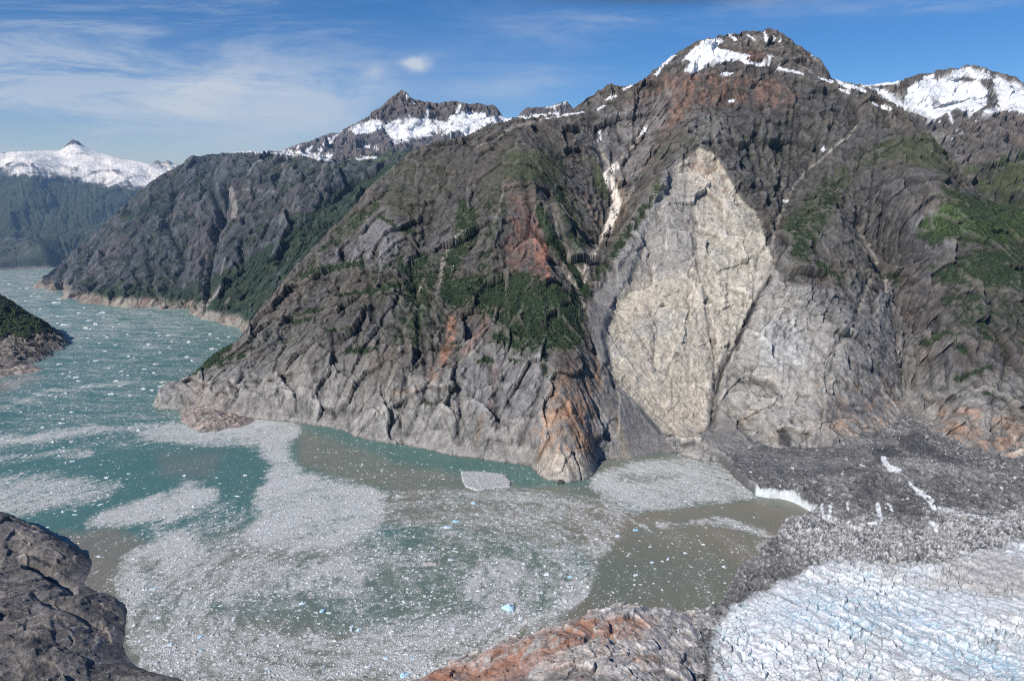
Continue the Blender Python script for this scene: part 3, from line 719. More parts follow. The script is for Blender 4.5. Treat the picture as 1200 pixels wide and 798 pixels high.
def pts_of(rows, level=None):
    if level is None: return [tuple(float(q) for q in at_depth(*r)) for r in rows]
    out = []
    for u, v in rows:
        x, y, z = at_level(u, v, level); out.append((float(x), float(y), level))
        k = 1 - 60 / max(60, 0.06 * float(y)) * .06
        out.append((float(x) * k, float(y) * k, level - .6 * (1 - k) * float(y) - 10))
    return out

# ---- middle headland across the bend
def build_headland():
    P = pts_of([(41, 338), (60, 342), (78, 350), (95, 356), (150, 361), (200, 364), (240, 374), (262, 381), (290, 390), (320, 398), (420, 420)], 0.0)
    ridge = [(62, 318, 5850), (75, 304, 5900), (110, 272, 5950), (150, 236, 6000), (180, 210, 6000), (215, 189, 6000), (228, 181, 6000), (260, 179, 5900), (290, 177, 5800), (350, 179, 5500),
             (400, 186, 5300), (480, 178, 5000), (560, 160, 4700), (650, 150, 4600)]
    P += pts_of(ridge)
    for r in ridge:
        x, y, z = at_depth(*r); P.append((x * 1.1, y + 800, max(z - 500, -300)))
    P += pts_of([(80, 330, 5450), (110, 320, 5350), (150, 300, 5250), (150, 260, 5600), (100, 300, 5650), (190, 300, 5050), (190, 250, 5450), (240, 330, 4560), (240, 270, 5000), (235, 225, 5500),
                 (240, 200, 5750), (290, 340, 4250), (300, 280, 4600), (300, 220, 5150), (340, 340, 3950), (350, 270, 4350), (350, 215, 4900), (410, 240, 4600), (400, 300, 4000), (460, 220, 4500), (200, 340, 4750)])
    P += [(-3900, 5300, -220), (-4300, 6000, -300), (-3350, 4800, -120)]
    Ys = np.arange(3550, 6700, 5.2)
    cuts = [(170, [(238, 350), (240, 320), (246, 290), (252, 268), (262, 240), (266, 215)], 1.2, 3, 9), (90, [(262, 262), (256, 240), (250, 222)], 1, 2, 7),
            (120, [(330, 300), (345, 275), (372, 245), (398, 222), (415, 205)], 2, 3, 12), (70, [(283, 305), (285, 280)], 1, 1, 4), (60, [(215, 300), (195, 260), (205, 230)], 1, 1, 8),
            (60, [(130, 330), (140, 300), (160, 270)], 1, 1, 8), (50, [(300, 250), (320, 220), (330, 195)], 1, 1, 7), (50, [(180, 345), (178, 310), (170, 280)], 1, 1, 7)]
    sky = [(44, 336), (50, 329), (62, 317), (75, 304), (92, 289), (110, 272), (130, 255), (150, 236), (165, 222), (180, 210), (195, 200), (208, 194), (218, 187), (224, 182), (232, 182), (250, 180),
           (270, 179), (290, 177), (320, 177), (350, 179), (380, 184), (400, 188), (440, 190), (520, 170)]
    return terrain(P, -.70, .06, 700, Ys, (150, 55, 40, 16), 800, sky, 3.0, cuts=cuts, seed=3.0, lowband=60)
def paint_headland(T):
    X, Y, Z = T['X'], T['Y'], T['Z']; u, v = survey(X, Y, Z)
    n1 = fbm(X / 110, Y / 110, Z / 110, 4, .6, seed=21); n2 = fbm(X / 110, Y / 110, Z / 110, 4, .6, seed=51)
    n3 = fbm(X / 400, Y / 400, Z / 400, 3, .5, seed=61); strk = fbm(X / 40, Y / 240, Z / 240, 4, .65, seed=71); spk = fbm(X / 16, Y / 16, Z / 16, 2, .7, seed=9)
    nx, ny, nz = normals_info(X, Y, Z)
    wu = u + 5 * n1 + 1.5 * spk; wv = v + 5 * n2 + 1.5 * spk
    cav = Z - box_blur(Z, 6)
    c = np.zeros(X.shape + (3,), F32) + C(.078, .082, .092)
    c = mix(c, C(.108, .094, .09), sstep(-.1, .4, n3 + .3 * n2) * .6)
    c = c * (1 + .35 * T['tone'])[..., None]
    c = mix(c, C(.16, .157, .16), sstep(.15, .5, strk + .3 * n1) * .6)
    gm = np.zeros(X.shape, F32) + .56
    for pts, d, so in (([(200, 345), (290, 300), (330, 270), (400, 215), (480, 180), (480, 260), (400, 300), (330, 345), (300, 390), (240, 375), (190, 365)], 1.0, 10),
                       ([(85, 345), (120, 335), (200, 335), (290, 345), (300, 390), (240, 376), (150, 362), (95, 358)], 1.15, 5),
                       ([(150, 238), (175, 232), (200, 240), (205, 258), (170, 262), (140, 262)], .8, 7), ([(300, 170), (420, 190), (420, 225), (340, 240), (290, 230), (280, 195)], .6, 12),
                       ([(60, 320), (80, 300), (140, 240), (150, 262), (110, 300), (80, 335)], .6, 8), ([(230, 190), (300, 185), (300, 230), (240, 230)], .5, 10)):
        gm = np.maximum(gm, poly_mask(wu, wv, pts, so) * d)
    veg = sstep(.48, .72, gm + .45 * n1 + .3 * n2 + .3 * (sstep(.4, .8, nz) - .5) - .3 * np.clip(cav / 15, -.6, .6))
    g = mix(np.zeros_like(c) + C(.032, .052, .034), C(.062, .078, .045), sstep(-.1, .4, n2) * .7)
    c = c + (g - c) * (veg * .93)[..., None]
    band = 1 - sstep(30, 62, Z + 26 * n1 + 10 * spk)
    c = mix(c, mix(np.zeros_like(c) + C(.33, .30, .26), C(.24, .18, .15), sstep(-.1, .3, n2)), band * .95)
    for pts, w, a in (([(237, 352), (234, 360), (228, 368)], 1.2, .8), ([(243, 300), (240, 325), (236, 345)], 1.3, .6), ([(262, 330), (252, 345), (242, 358)], 1.5, .7), ([(264, 303), (258, 322)], .8, .6),
                      ([(283, 288), (283, 305)], .7, .7), ([(270, 222), (276, 245), (274, 254)], 3.2, .6), ([(268, 350), (264, 356)], 1.3, .7), ([(285, 222), (320, 225)], 1, .4), ([(290, 205), (300, 190), (310, 186)], 1, .4)):
        c = mix(c, C(.36, .33, .30), line_mask(u + 1.5 * n1, v + 1.5 * n2, pts, w, w, 1.2) * a)
    c *= np.clip(1 + .25 * strk + .3 * spk + .3 * np.clip(cav / 12, -1, 1), .5, 1.7)[..., None]  # streaks and speckle, plus ambient shade painted into the hollows
    snow = np.zeros(X.shape, F32)
    pu = u + 3 * n1 + 2 * spk; pv = v + 2 * n2 + 1 * spk
    for pts, w in (([(272, 178), (300, 177), (325, 180), (350, 181)], 1.2), ([(335, 176), (352, 180), (375, 186), (386, 187)], 1.8), ([(350, 171), (345, 177)], 1.3), ([(418, 186), (440, 184)], 1.3)):
        snow = np.maximum(snow, line_mask(pu, pv, pts, w, w, 1.0))
    snow = sstep(.4, .6, snow + .2 * n1)
    c = c + (C(.8, .8, .82) - c) * snow[..., None]
    return np.clip(c, .01, .9)
T = build_headland()
_u, _v = survey(T['X'], T['Y'], 0 * T['X']); T['Z'] = T['Z'] - 200 * (1 - sstep(22, 40, _u)) * (_v > 300)
ob = grid_mesh('headland', T['X'], T['Y'], T['Z'], paint_headland(T), M_far, keep=T['Z'] > -15)
ob['kind'] = 'structure'; ob['label'] = 'wooded grey headland with a pale bare shoreline'
print('headland', time.time() - T0)

# ---- high snowy peaks
def snow_paint(T, sn_polys, sn_lines, base, sc_=1.0, hi=None, green=None, thr=.5):
    X, Y, Z = T['X'], T['Y'], T['Z']; u, v = survey(X, Y, Z)
    a = 90 * sc_
    n1 = fbm(X / a, Y / a, Z / a, 4, .6, seed=21); n2 = fbm(X / a, Y / a, Z / a, 4, .6, seed=51)
    n3 = fbm(X / a / 3, Y / a / 3, Z / a / 3, 3, .5, seed=5); strk = fbm(X / a * 2.4, Y / a / 2, Z / a / 2, 4, .65, seed=71); spk = fbm(X / a * 5, Y / a * 5, Z / a * 5, 2, .7, seed=9)
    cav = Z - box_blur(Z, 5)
    c = np.zeros(X.shape + (3,), F32) + np.array(base, F32)
    c = mix(c, np.array(base) * C(1.35, 1.2, 1.1), sstep(-.1, .4, n3 + .4 * n1) * .7)
    c = mix(c, np.array(base) * 1.7, sstep(.15, .5, strk) * .5)
    if green is not None:
        for pts, so, d, gc in green:
            gm = poly_mask(u + 6 * n1, v + 5 * n2, pts, so) * d
            c = mix(c, gc, sstep(.45, .6, gm + .35 * n1 + .2 * n2))
    c *= np.clip(1 + .3 * strk + .25 * spk + .3 * np.clip(cav / (10 * sc_), -1, 1), .5, 1.7)[..., None]  # cav term paints ambient shade: hollows darker, ridges lighter
    pu = u + 3 * n1 + 2.5 * strk + 1.2 * spk; pv = v + 2.5 * n2 + 1.2 * spk
    s = np.zeros(X.shape, F32)
    for pts, so, d in sn_polys: s = np.maximum(s, poly_mask(pu, pv, pts, so) * d)
    for pts, w in sn_lines: s = np.maximum(s, line_mask(pu, pv, pts, w, w, .9))
    s = sstep(thr - .14, thr + .14, s + .33 * n1 + .08 * strk - .15 * np.clip(cav / (8 * sc_), -1, 1)) * (s > .02)
    c = c + (C(.83, .84, .86) - c) * s[..., None]
    T['Z'] = T['Z'] + (box_blur(Z, 5) - Z) * sstep(.3, 1, box_blur(s, 2)) * .9
    return np.clip(c, .01, .92)

ridge = [(300, 182, 6300), (335, 176, 6400), (360, 168, 6500), (395, 152, 6800), (430, 135, 7100), (450, 120, 7300), (470, 105, 7500), (485, 115, 7500), (500, 118, 7500), (530, 121, 7500), (560, 122, 7500),
         (580, 123, 7400), (590, 136, 7200), (605, 138, 7400)]
P = pts_of(ridge)
for r in ridge:
    x, y, z = at_depth(*r); P.append((x * 1.08, y + 900, z - 600))
P += pts_of([(380, 185, 6100), (420, 170, 6300), (450, 165, 6500), (480, 160, 6550), (500, 162, 6500), (520, 155, 6600), (560, 150, 6600), (470, 140, 6950), (500, 142, 6900), (540, 133, 7050), (620, 150, 6500), (400, 200, 5700),
             (480, 190, 5800), (560, 180, 5800), (640, 170, 5900), (320, 200, 5800), (440, 190, 5900)])
sky = [(300, 180), (322, 176), (335, 174), (350, 169), (365, 164), (380, 158), (395, 154), (410, 147), (425, 140), (433, 134), (445, 126), (455, 118), (462, 112), (470, 105), (476, 108), (480, 114), (490, 117), (500, 119), (515, 121),
       (525, 118), (533, 118), (545, 121), (560, 121), (572, 123), (580, 123), (586, 131), (590, 136), (610, 138)]
T = terrain(P, -.36, .02, 520, np.arange(5500, 8400, 11), (90, 90, 60, 20), 700, sky, 3.0, seed=8.0, power=4)
Cc = snow_paint(T, [([(450, 146), (466, 140), (478, 137), (500, 141), (524, 144), (520, 152), (505, 160), (480, 163), (462, 170), (455, 158)], 2, 1.1), ([(527, 137), (540, 132), (573, 133), (575, 143), (556, 156), (547, 160), (536, 152), (518, 160), (522, 150)], 2, 1.1),
                     ([(416, 146), (436, 141), (449, 142), (451, 150), (436, 155), (416, 158), (408, 152)], 2, .95), ([(300, 178), (330, 173), (345, 176), (390, 182), (388, 188), (350, 184), (300, 184)], 2, .75),
                     ([(575, 136), (600, 136), (600, 144), (576, 144)], 2, 1.)],
                [([(475, 110), (480, 116), (485, 122)], 1.5), ([(502, 128), (500, 136)], 1.3), ([(540, 124), (535, 131)], 1.8), ([(418, 187), (440, 184)], 1.4), ([(385, 162), (378, 172), (372, 180)], 1.6), ([(400, 153), (392, 160), (386, 168)], 1.5),
                 ([(424, 171), (442, 173)], 1.2), ([(365, 172), (360, 178)], 1.2), ([(352, 170), (347, 175)], 1.)], (.115, .105, .105), 1.0,
                green=[([(380, 190), (430, 180), (500, 170), (640, 160), (640, 200), (400, 220)], 6, .8, C(.07, .085, .05))])
ob = grid_mesh('snowy_peak', T['X'], T['Y'], T['Z'], Cc, M_far); ob['kind'] = 'structure'; ob['label'] = 'pointed dark peak above two bright snowfields'

# farther crest right of it
ridge = [(585, 142, 8600), (605, 138, 8600), (612, 133, 8600), (620, 127, 8600), (640, 124, 8600), (655, 121, 8600), (665, 118, 8600), (672, 126, 8600), (690, 140, 8600), (760, 170, 8600), (560, 150, 8600)]
P = pts_of(ridge)
for r in ridge:
    x, y, z = at_depth(*r); P.append((x * 1.08, y + 900, z - 500)); P.append((x * .93, y - 700, z - 330))
T = terrain(P, -.07, .14, 260, np.arange(7900, 9500, 14), (50, 60, 40, 20), 600, [(560, 150), (600, 139), (607, 136), (612, 130), (618, 126), (640, 125), (655, 121), (664, 118), (668, 122), (673, 128), (690, 140), (740, 165)], 1.5, seed=12.0, power=4)
Cc = snow_paint(T, [([(575, 142), (600, 137), (640, 134), (655, 132), (655, 145), (575, 146)], 1.5, 1.1)], [([(640, 126), (655, 123), (663, 119)], 1.2), ([(650, 126), (652, 131)], .8)], (.11, .10, .10), 1.2)
ob = grid_mesh('far_ridge', T['X'], T['Y'], T['Z'], Cc, M_far); ob['kind'] = 'structure'; ob['label'] = 'small notched ridge with a snow saddle'

# far left range across the fjord
P = pts_of([(-120, 320), (-60, 318), (0, 317), (25, 315), (50, 314), (70, 312), (120, 312), (200, 312)], 0.0)
ridge = [(-150, 190, 9800), (-60, 182, 9900), (0, 179, 10000), (50, 178, 10200), (70, 173, 10300), (85, 165, 10500), (105, 173, 10500), (130, 181, 10500), (175, 191, 10500), (215, 206, 10500), (260, 222, 10500), (330, 240, 10500)]
P += pts_of(ridge)
for r in ridge:
    x, y, z = at_depth(*r); P.append((x * 1.08, y + 900, z - 500))
P += pts_of([(-80, 300, 7400), (0, 300, 7350), (60, 298, 7400), (120, 296, 7500), (0, 280, 7900), (0, 240, 8500), (0, 205, 9200), (60, 280, 7950), (60, 240, 8700), (80, 205, 9500), (130, 270, 8300), (130, 230, 9100), (180, 250, 8900), (180, 215, 9800), (-80, 260, 8200), (-80, 210, 9100), (240, 260, 8900)])
T = terrain(P, -.95, -.30, 560, np.arange(6900, 11700, 14), (330, 120, 34, 9), 1500, [(-120, 188), (-60, 182), (0, 178), (30, 177), (50, 176), (70, 176), (74, 172), (80, 167), (85, 164), (92, 166), (100, 172), (115, 178), (130, 182), (150, 187), (175, 191), (190, 197), (215, 206), (260, 225), (320, 240)],
            1.2, seed=17.0, power=4, lowband=200)
Cc = snow_paint(T, [([(-150, 192), (-60, 184), (0, 178), (50, 177), (76, 173), (86, 168), (100, 172), (130, 181), (175, 190), (215, 205), (200, 208), (170, 206), (140, 199), (110, 199), (90, 196), (60, 194), (30, 190), (0, 191), (-150, 205)], 3, 1.15),
                     ([(-150, 200), (0, 185), (60, 190), (120, 195), (200, 205), (190, 222), (150, 222), (100, 216), (60, 208), (0, 205), (-150, 222)], 9, .55)], [], (.085, .088, .1), 2.0,
                green=[([(-150, 205), (0, 200), (100, 212), (180, 222), (160, 260), (100, 300), (60, 316), (-150, 325)], 10, .75, C(.045, .06, .045))], thr=.45)
u_, v_ = survey(T['X'], T['Y'], T['Z'])
na_ = fbm(T['X'] / 260, T['Y'] / 260, T['Z'] / 200, 4, .6, seed=88)
Cc = mix(Cc, C(.17, .165, .16), poly_mask(u_ + 8 * na_, v_, [(-150, 255), (0, 262), (30, 270), (35, 300), (0, 305), (-150, 310)], 10) * sstep(-.1, .3, na_) * .8)
Cc = mix(Cc, C(.2, .15, .13), line_mask(u_, v_, [(74, 173), (78, 169), (83, 165)], 1.2, 1.2, 1) * .8)
Cc = mix(Cc, C(.32, .29, .26), (1 - sstep(10, 28, T['Z'])) * .6)
ob = grid_mesh('far_mountains', T['X'], T['Y'], T['Z'], Cc, M_far, keep=T['Z'] > -20); ob['kind'] = 'structure'; ob['label'] = 'hazy blue range under a broad snow cap'
ridge = [(150, 205, 14000), (178, 194, 14000), (183, 188, 14000), (192, 191, 14000), (198, 188, 14000), (212, 194, 14000), (240, 200, 14000), (300, 215, 14000)]
P = pts_of(ridge)
for r in ridge:
    x, y, z = at_depth(*r); P.append((x * 1.08, y + 900, z - 500)); P.append((x * .94, y - 800, z - 400))
T = terrain(P, -.62, -.35, 200, np.arange(13000, 15000, 25), (80, 90, 80, 25), 800, [(150, 205), (175, 196), (179, 190), (184, 187), (190, 191), (196, 188), (202, 190), (213, 194), (240, 204), (300, 215)], 1.5, seed=19.0, power=4)
Cc = snow_paint(T, [([(140, 190), (300, 190), (300, 240), (140, 240)], 3, .62)], [], (.12, .12, .12), 2.0)
ob = grid_mesh('distant_peaks', T['X'], T['Y'], T['Z'], Cc, M_far); ob['kind'] = 'structure'; ob['label'] = 'tiny jagged snowy peaks on the horizon'

# right background mountain
ridge = [(960, 112, 5300), (985, 101, 5200), (1010, 97, 5100), (1030, 96, 5000), (1060, 91, 5000), (1090, 84, 5000), (1120, 79, 5000), (1140, 77, 5000), (1160, 83, 5000), (1180, 88, 5000), (1200, 95, 5000), (1300, 112, 5000), (1400, 130, 5000)]
P = pts_of(ridge)
for r in ridge:
    x, y, z = at_depth(*r); P.append((x * 1.08, y + 700, z - 600))
P += pts_of([(1040, 125, 4700), (1080, 130, 4600), (1110, 125, 4650), (1080, 110, 4800), (1130, 110, 4800), (1000, 120, 4800), (1100, 160, 4300), (1130, 150, 4300), (1150, 190, 3900), (1180, 150, 4200), (1200, 190, 3850),
             (1190, 230, 3500), (1120, 200, 3900), (1060, 180, 4200), (1300, 200, 3900), (1300, 160, 4300), (1000, 200, 4300), (1400, 210, 4000), (1180, 110, 4700), (1160, 130, 4450), (1170, 170, 4050)])
T = terrain(P, .40, .95, 620, np.arange(3350, 5900, 7.5), (80, 70, 50, 18), 600, [(960, 112), (985, 99), (1000, 97), (1010, 98), (1030, 96), (1045, 94), (1060, 92), (1075, 88), (1090, 85), (1100, 82), (1115, 80), (1130, 77), (1140, 76), (1155, 78), (1162, 84), (1175, 86),
            (1190, 90), (1200, 95), (1300, 112), (1390, 130)], 3.0, seed=23.0, power=4)
Cc = snow_paint(T, [([(1018, 102), (1050, 111), (1058, 120), (1062, 106), (1075, 96), (1100, 92), (1125, 95), (1150, 97), (1158, 108), (1155, 125), (1140, 133), (1120, 128), (1105, 135), (1095, 142), (1080, 136), (1060, 128), (1045, 120), (1030, 110)], 3, 1.05),
                     ([(1114, 82), (1135, 79), (1158, 83), (1162, 92), (1140, 92), (1116, 90)], 2, 1.), ([(1164, 86), (1200, 96), (1300, 115), (1300, 140), (1200, 135), (1180, 130), (1150, 140), (1138, 149), (1150, 130), (1172, 122), (1162, 105)], 5, .75),
                     ([(1010, 97), (1060, 92), (1055, 99), (1010, 102)], 1.5, .9), ([(1080, 88), (1095, 85), (1095, 92), (1083, 93)], 1.5, .9)],
                [([(1112, 130), (1116, 144)], 1.5), ([(1120, 153), (1128, 156)], 1.5), ([(1116, 163), (1122, 160)], 1.), ([(1185, 100), (1200, 104)], 2), ([(1060, 128), (1080, 134), (1100, 143)], 1.5)],
                (.112, .104, .098), .8, green=[([(1100, 200), (1200, 170), (1300, 170), (1300, 260), (1150, 260)], 12, .6, C(.065, .075, .04))])
u_, v_ = survey(T['X'], T['Y'], T['Z'])
Cc = mix(Cc, C(.27, .26, .24), poly_mask(u_, v_, [(1088, 160), (1105, 150), (1112, 160), (1100, 178)], 3) * .7)
ob = grid_mesh('back_mountain', T['X'], T['Y'], T['Z'], Cc, M_far); ob['kind'] = 'structure'; ob['label'] = 'broad mountain with a large snowfield below its crest'
print('far', time.time() - T0)

# ---- near promontories
def rock_paint(T, base, warm=(.2, .15, .11), s=1.0, green=0.0, washed=10.0, wash_col=(.33, .31, .28)):
    X, Y, Z = T['X'], T['Y'], T['Z']
    a = 40 * s
    n1 = fbm(X / a, Y / a, Z / a, 5, .6, seed=21); n2 = fbm(X / a, Y / a, Z / a, 4, .6, seed=51); n3 = fbm(X / a / 3, Y / a / 3, Z / a / 3, 3, .5, seed=5)
    dg = fbm((X * .8 - Y * .5) / a * 5, (X * .5 + Y * .8) / a * .8, Z / a * 3, 4, .65, seed=71); spk = fbm(X / a * 6, Y / a * 6, Z / a * 6, 3, .7, seed=9)
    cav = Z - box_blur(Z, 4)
    c = np.zeros(X.shape + (3,), F32) + np.array(base, F32)
    c = mix(c, warm, sstep(-.15, .35, n3 + .5 * n1) * .7)
    c = mix(c, np.array(base) * 1.8, sstep(.1, .5, dg) * .5)
    if green:
        nx, ny, nz = normals_info(X, Y, Z)
        m = sstep(.5, .6, green(X, Y, Z, n1, n2))
        g = mix(np.zeros_like(c) + C(.03, .045, .025), C(.055, .065, .035), sstep(-.1, .4, n2))
        c = c + (g - c) * m[..., None] * .95
        T['veg'] = m
    c = mix(c, wash_col, (1 - sstep(washed * .5, washed, Z + washed * .4 * n1)) * .8)
    c = c * (1 + .3 * T['tone'])[..., None] * (1 - .5 * (1 - sstep(.0, .09, T['edge'])) * sstep(-.2, .2, n2))[..., None]
    c *= np.clip(1 + .30 * dg + .40 * spk + .5 * np.clip(cav / (2.5 * s), -1, 1), .4, 1.8)[..., None]  # grain, plus painted shade that darkens hollows and lifts high spots
    return np.clip(c, .01, .8), (n1, n2, n3, dg, spk)

# left promontory
P = pts_of([(-100, 450), (-40, 442), (0, 440), (30, 432), (44, 425), (62, 418), (78, 409), (84, 403), (78, 398), (60, 386), (52, 376), (30, 366)], 0.0)
P += pts_of([(0, 347, 3650), (12, 352, 3630), (28, 363, 3610), (45, 374, 3580), (57, 382, 3550), (66, 393, 3480), (75, 401, 3420), (-60, 330, 3700), (-120, 310, 3750),
             (0, 395, 3300), (0, 415, 3110), (30, 405, 3260), (50, 405, 3290), (-60, 400, 3250), (-60, 360, 3500), (20, 380, 3440), (10, 428, 2960), (-50, 425, 2980)])
for r in [(0, 347, 3650), (28, 363, 3600), (57, 382, 3540), (-60, 330, 3700), (-120, 310, 3750)]:
    x, y, z = at_depth(*r); P.append((x * 1.1, y + 350, -60))
T = terrain(P, -.92, -.585, 420, np.arange(2700, 4150, 3.2), (30, 30, 20, 7), 300, [(-120, 310), (-60, 330), (0, 346), (8, 350), (20, 358), (28, 363), (33, 368), (45, 373), (55, 379), (60, 387), (70, 396), (80, 404), (84, 408)], 2.0, seed=31.0, power=1.5, lowband=30)
Cc, _n = rock_paint(T, (.15, .135, .12), (.21, .17, .135), 2.0, green=lambda X, Y, Z, n1, n2: sstep(45, 90, Z + 35 * n1) * 1.1 + .15 * n2, washed=16)
prom = T
ob = grid_mesh('promontory', T['X'], T['Y'], T['Z'], Cc, M_rock, keep=T['Z'] > -8); ob['kind'] = 'structure'; ob['label'] = 'low wooded promontory reaching into the fjord'

# near left rock
near_left = True
P = []
def L(u, v, z):
    z = z * (.5 if near_left else 1.); x, y, zz = at_level(u, v, z); P.append((float(x), float(y), z))
for a in ((-100, 560, 110), (-40, 583, 105), (0, 600, 100), (20, 608, 92), (42, 620, 80), (62, 632, 65), (78, 641, 50), (88, 652, 38)): L(*a)
for a in ((87, 668, 22), (80, 682, 18), (78, 690, 26), (100, 694, 52), (120, 700, 46), (132, 708, 34), (136, 720, 22), (138, 738, 14), (131, 757, 16), (133, 772, 22), (160, 785, 18), (190, 792, 14), (212, 800, 8), (240, 815, 4), (260, 840, 2)): L(*a)
for a in ((40, 650, 78), (60, 660, 50), (0, 640, 95), (0, 672, 86), (40, 685, 62), (0, 700, 118), (50, 705, 92), (90, 715, 66), (50, 740, 96), (100, 745, 52), (0, 760, 118), (60, 775, 88), (120, 785, 38), (0, 800, 108), (60, 820, 82), (140, 830, 34), (-100, 640, 130), (-100, 720, 150), (-100, 820, 150),
          (0, 900, 120), (100, 900, 60), (200, 900, 20)): L(*a)
# water just beyond the outline
for (u, v, z) in ((-100, 560, 110), (0, 600, 100), (42, 620, 80), (88, 652, 38), (132, 708, 34), (138, 738, 14), (160, 785, 18), (212, 800, 8), (240, 815, 4)):
    x, y, zz = at_level(u, v, z * .5); P.append((float(x) + 35, float(y) + 55, -35))
P += [(-480, 1080 + 40, -30.), (-330, 900, -25.), (-300, 850, -25.)]
def lip(X, Y, S, Ys): pass
for q_ in range(len(P)):
    pass
T = terrain(P, -1.15, -.36, 760, np.arange(560, 1480, 1.2), (10, 4, 4.6, 1.3), 190, None, ero_sub=0, lam=1e-4, seed=41.0, dirn=(0, 1), lowband=25,
            cuts=[(26, [(-10, 662), (20, 655), (45, 666), (70, 682), (84, 690)], 1, 2, 7), (12, [(40, 700), (80, 715), (120, 735)], 1, 1, 6), (10, [(10, 640), (40, 650), (60, 660)], 1, 1, 6)])
Cc, _n = rock_paint(T, (.20, .182, .165), (.25, .212, .178), 1.0, washed=7, wash_col=(.22, .2, .185))
Cc = mix(Cc, C(.075, .075, .078), sstep(-.1, .3, _n[1]) * .4)
u_, v_ = survey(T['X'], T['Y'], T['Z'])
for pts in ([(88, 735), (84, 742), (80, 748)], [(120, 748), (112, 756), (108, 764)], [(148, 772), (170, 780), (182, 786)], [(88, 652), (88, 660)], [(132, 735), (136, 742)]):
    Cc = mix(Cc, C(.42, .40, .38), line_mask(u_ + 3 * _n[0], v_ + 3 * _n[1], pts, 1.2, 1.2, 1.5) * .8)
TL = T
ob = grid_mesh('left_shore_rock', T['X'], T['Y'], T['Z'], Cc, M_near, keep=T['Z'] > -4); ob['kind'] = 'structure'; ob['label'] = 'dark glacier-worn rock on the near left shore'

# near centre rock
near_left = False
P = []
for a in ((470, 806, 8), (500, 793, 14), (530, 779, 20), (560, 766, 26), (590, 755, 34), (620, 744, 42), (650, 733, 48), (680, 722, 50), (700, 717, 46), (720, 712, 40), (745, 712, 44), (770, 713, 40), (800, 716, 30), (825, 720, 22)): L(*a)
for (u, v, z) in ((470, 806, 8), (530, 779, 20), (590, 755, 34), (650, 733, 48), (680, 722, 50), (720, 712, 40), (770, 713, 40), (825, 720, 22)):
    x, y, zz = at_level(u, v, z); P.append((float(x) * 1.04 - 8, float(y) + 60, -30))
for a in ((640, 760, 76), (700, 745, 78), (760, 745, 66), (800, 745, 50), (700, 775, 96), (620, 790, 70), (560, 790, 44), (760, 775, 82), (806, 775, 52), (700, 810, 110), (600, 830, 75), (785, 820, 80), (832, 758, 30), (700, 860, 125), (500, 850, 40), (838, 860, 30), (862, 800, 12), (600, 900, 90), (900, 860, 0), (900, 760, 0), (820, 820, 48)): L(*a)
T = terrain(P, -.20, .42, 620, np.arange(640, 1260, 1.0), (8, 3, 7, 1.6), 150, None, ero_sub=0, lam=1e-4, seed=47.0, dirn=(0, 1), lowband=20)
Cc, _n = rock_paint(T, (.47, .435, .40), (.50, .44, .385), 1.0, washed=4)
u_, v_ = survey(T['X'], T['Y'], T['Z'])
n1, n2, n3, dg, spk = _n
wu, wv = u_ + 7 * n1, v_ + 7 * n2
Cc = mix(Cc, C(.37, .185, .115), poly_mask(wu, wv, [(520, 780), (600, 750), (680, 724), (745, 720), (770, 728), (735, 748), (690, 752), (640, 772), (600, 785), (560, 800), (480, 806), (470, 800)], 8) * sstep(-.45, .2, dg + n1) * .85)
Cc = mix(Cc, C(.34, .155, .095), poly_mask(wu, wv, [(500, 785), (600, 772), (680, 778), (690, 800), (500, 830)], 8) * sstep(-.2, .3, n2) * .7)
Cc = mix(Cc, C(.36, .24, .16), poly_mask(wu, wv, [(690, 745), (760, 740), (790, 770), (780, 800), (700, 798), (660, 780)], 12) * sstep(.0, .35, n1 + .4 * dg) * .75)
Cc = mix(Cc, C(.12, .11, .10), poly_mask(wu, wv, [(600, 792), (680, 785), (740, 798), (740, 830), (560, 830)], 6) * .5)
Cc = mix(Cc, C(.045, .05, .032), sstep(.42, .5, fbm(T['X'] / 16, T['Y'] / 16, T['Z'] / 16, 3, .6, seed=99) + .1 * n1) * .85)
TC = T
ob = grid_mesh('centre_shore_rock', T['X'], T['Y'], T['Z'], Cc, M_near, keep=T['Z'] > -4); ob['kind'] = 'structure'; ob['label'] = 'rust-stained grey rock knoll on the near shore'

# rock islet at the nose of the great mountain
def islet(name, label, outline, z_top, seed):
    P = []
    cu = sum(a for a, b in outline) / len(outline); cv = sum(b for a, b in outline) / len(outline)
    for (u, v) in outline:
        x, y, _ = at_level(u, v, 0.); P.append((float(x), float(y), 0.))
        xc, yc, _ = at_level(cu, cv, 0.)
        P.append((float(xc + (x - xc) * 1.5), float(yc + (y - yc) * 1.5), -14.)); P.append((float(xc + (x - xc) * .55), float(yc + (y - yc) * .55), z_top * .8))
    P.append((float(xc), float(yc), z_top))
    A = np.array(P); s = A[:, 0] / A[:, 1]
    T = terrain(P, s.min(), s.max(), 150, np.arange(A[:, 1].min(), A[:, 1].max(), 1.6), (7, 3, 4, 1.2), 90, None, ero_sub=0, lam=1e-4, seed=seed, dirn=(-.3, .95), lowband=8)
    Cc, _n = rock_paint(T, (.29, .25, .22), (.36, .28, .235), .8, washed=2)
    ob = grid_mesh(name, T['X'], T['Y'], T['Z'], Cc, M_rock, keep=T['Z'] > -3); ob['kind'] = 'structure'; ob['label'] = label
islet('rock_islet', 'striped tan rock islet off the mountain foot', [(212, 490), (220, 476), (236, 468), (258, 472), (270, 484), (290, 498), (276, 501), (262, 503), (256, 509), (246, 506), (238, 508), (226, 502), (217, 497)], 24., 53.)
islet('rock_spit', 'low brown spit at the tip of the mountain', [(184, 466), (196, 459), (210, 464), (228, 474), (214, 476), (196, 472)], 12., 57.)
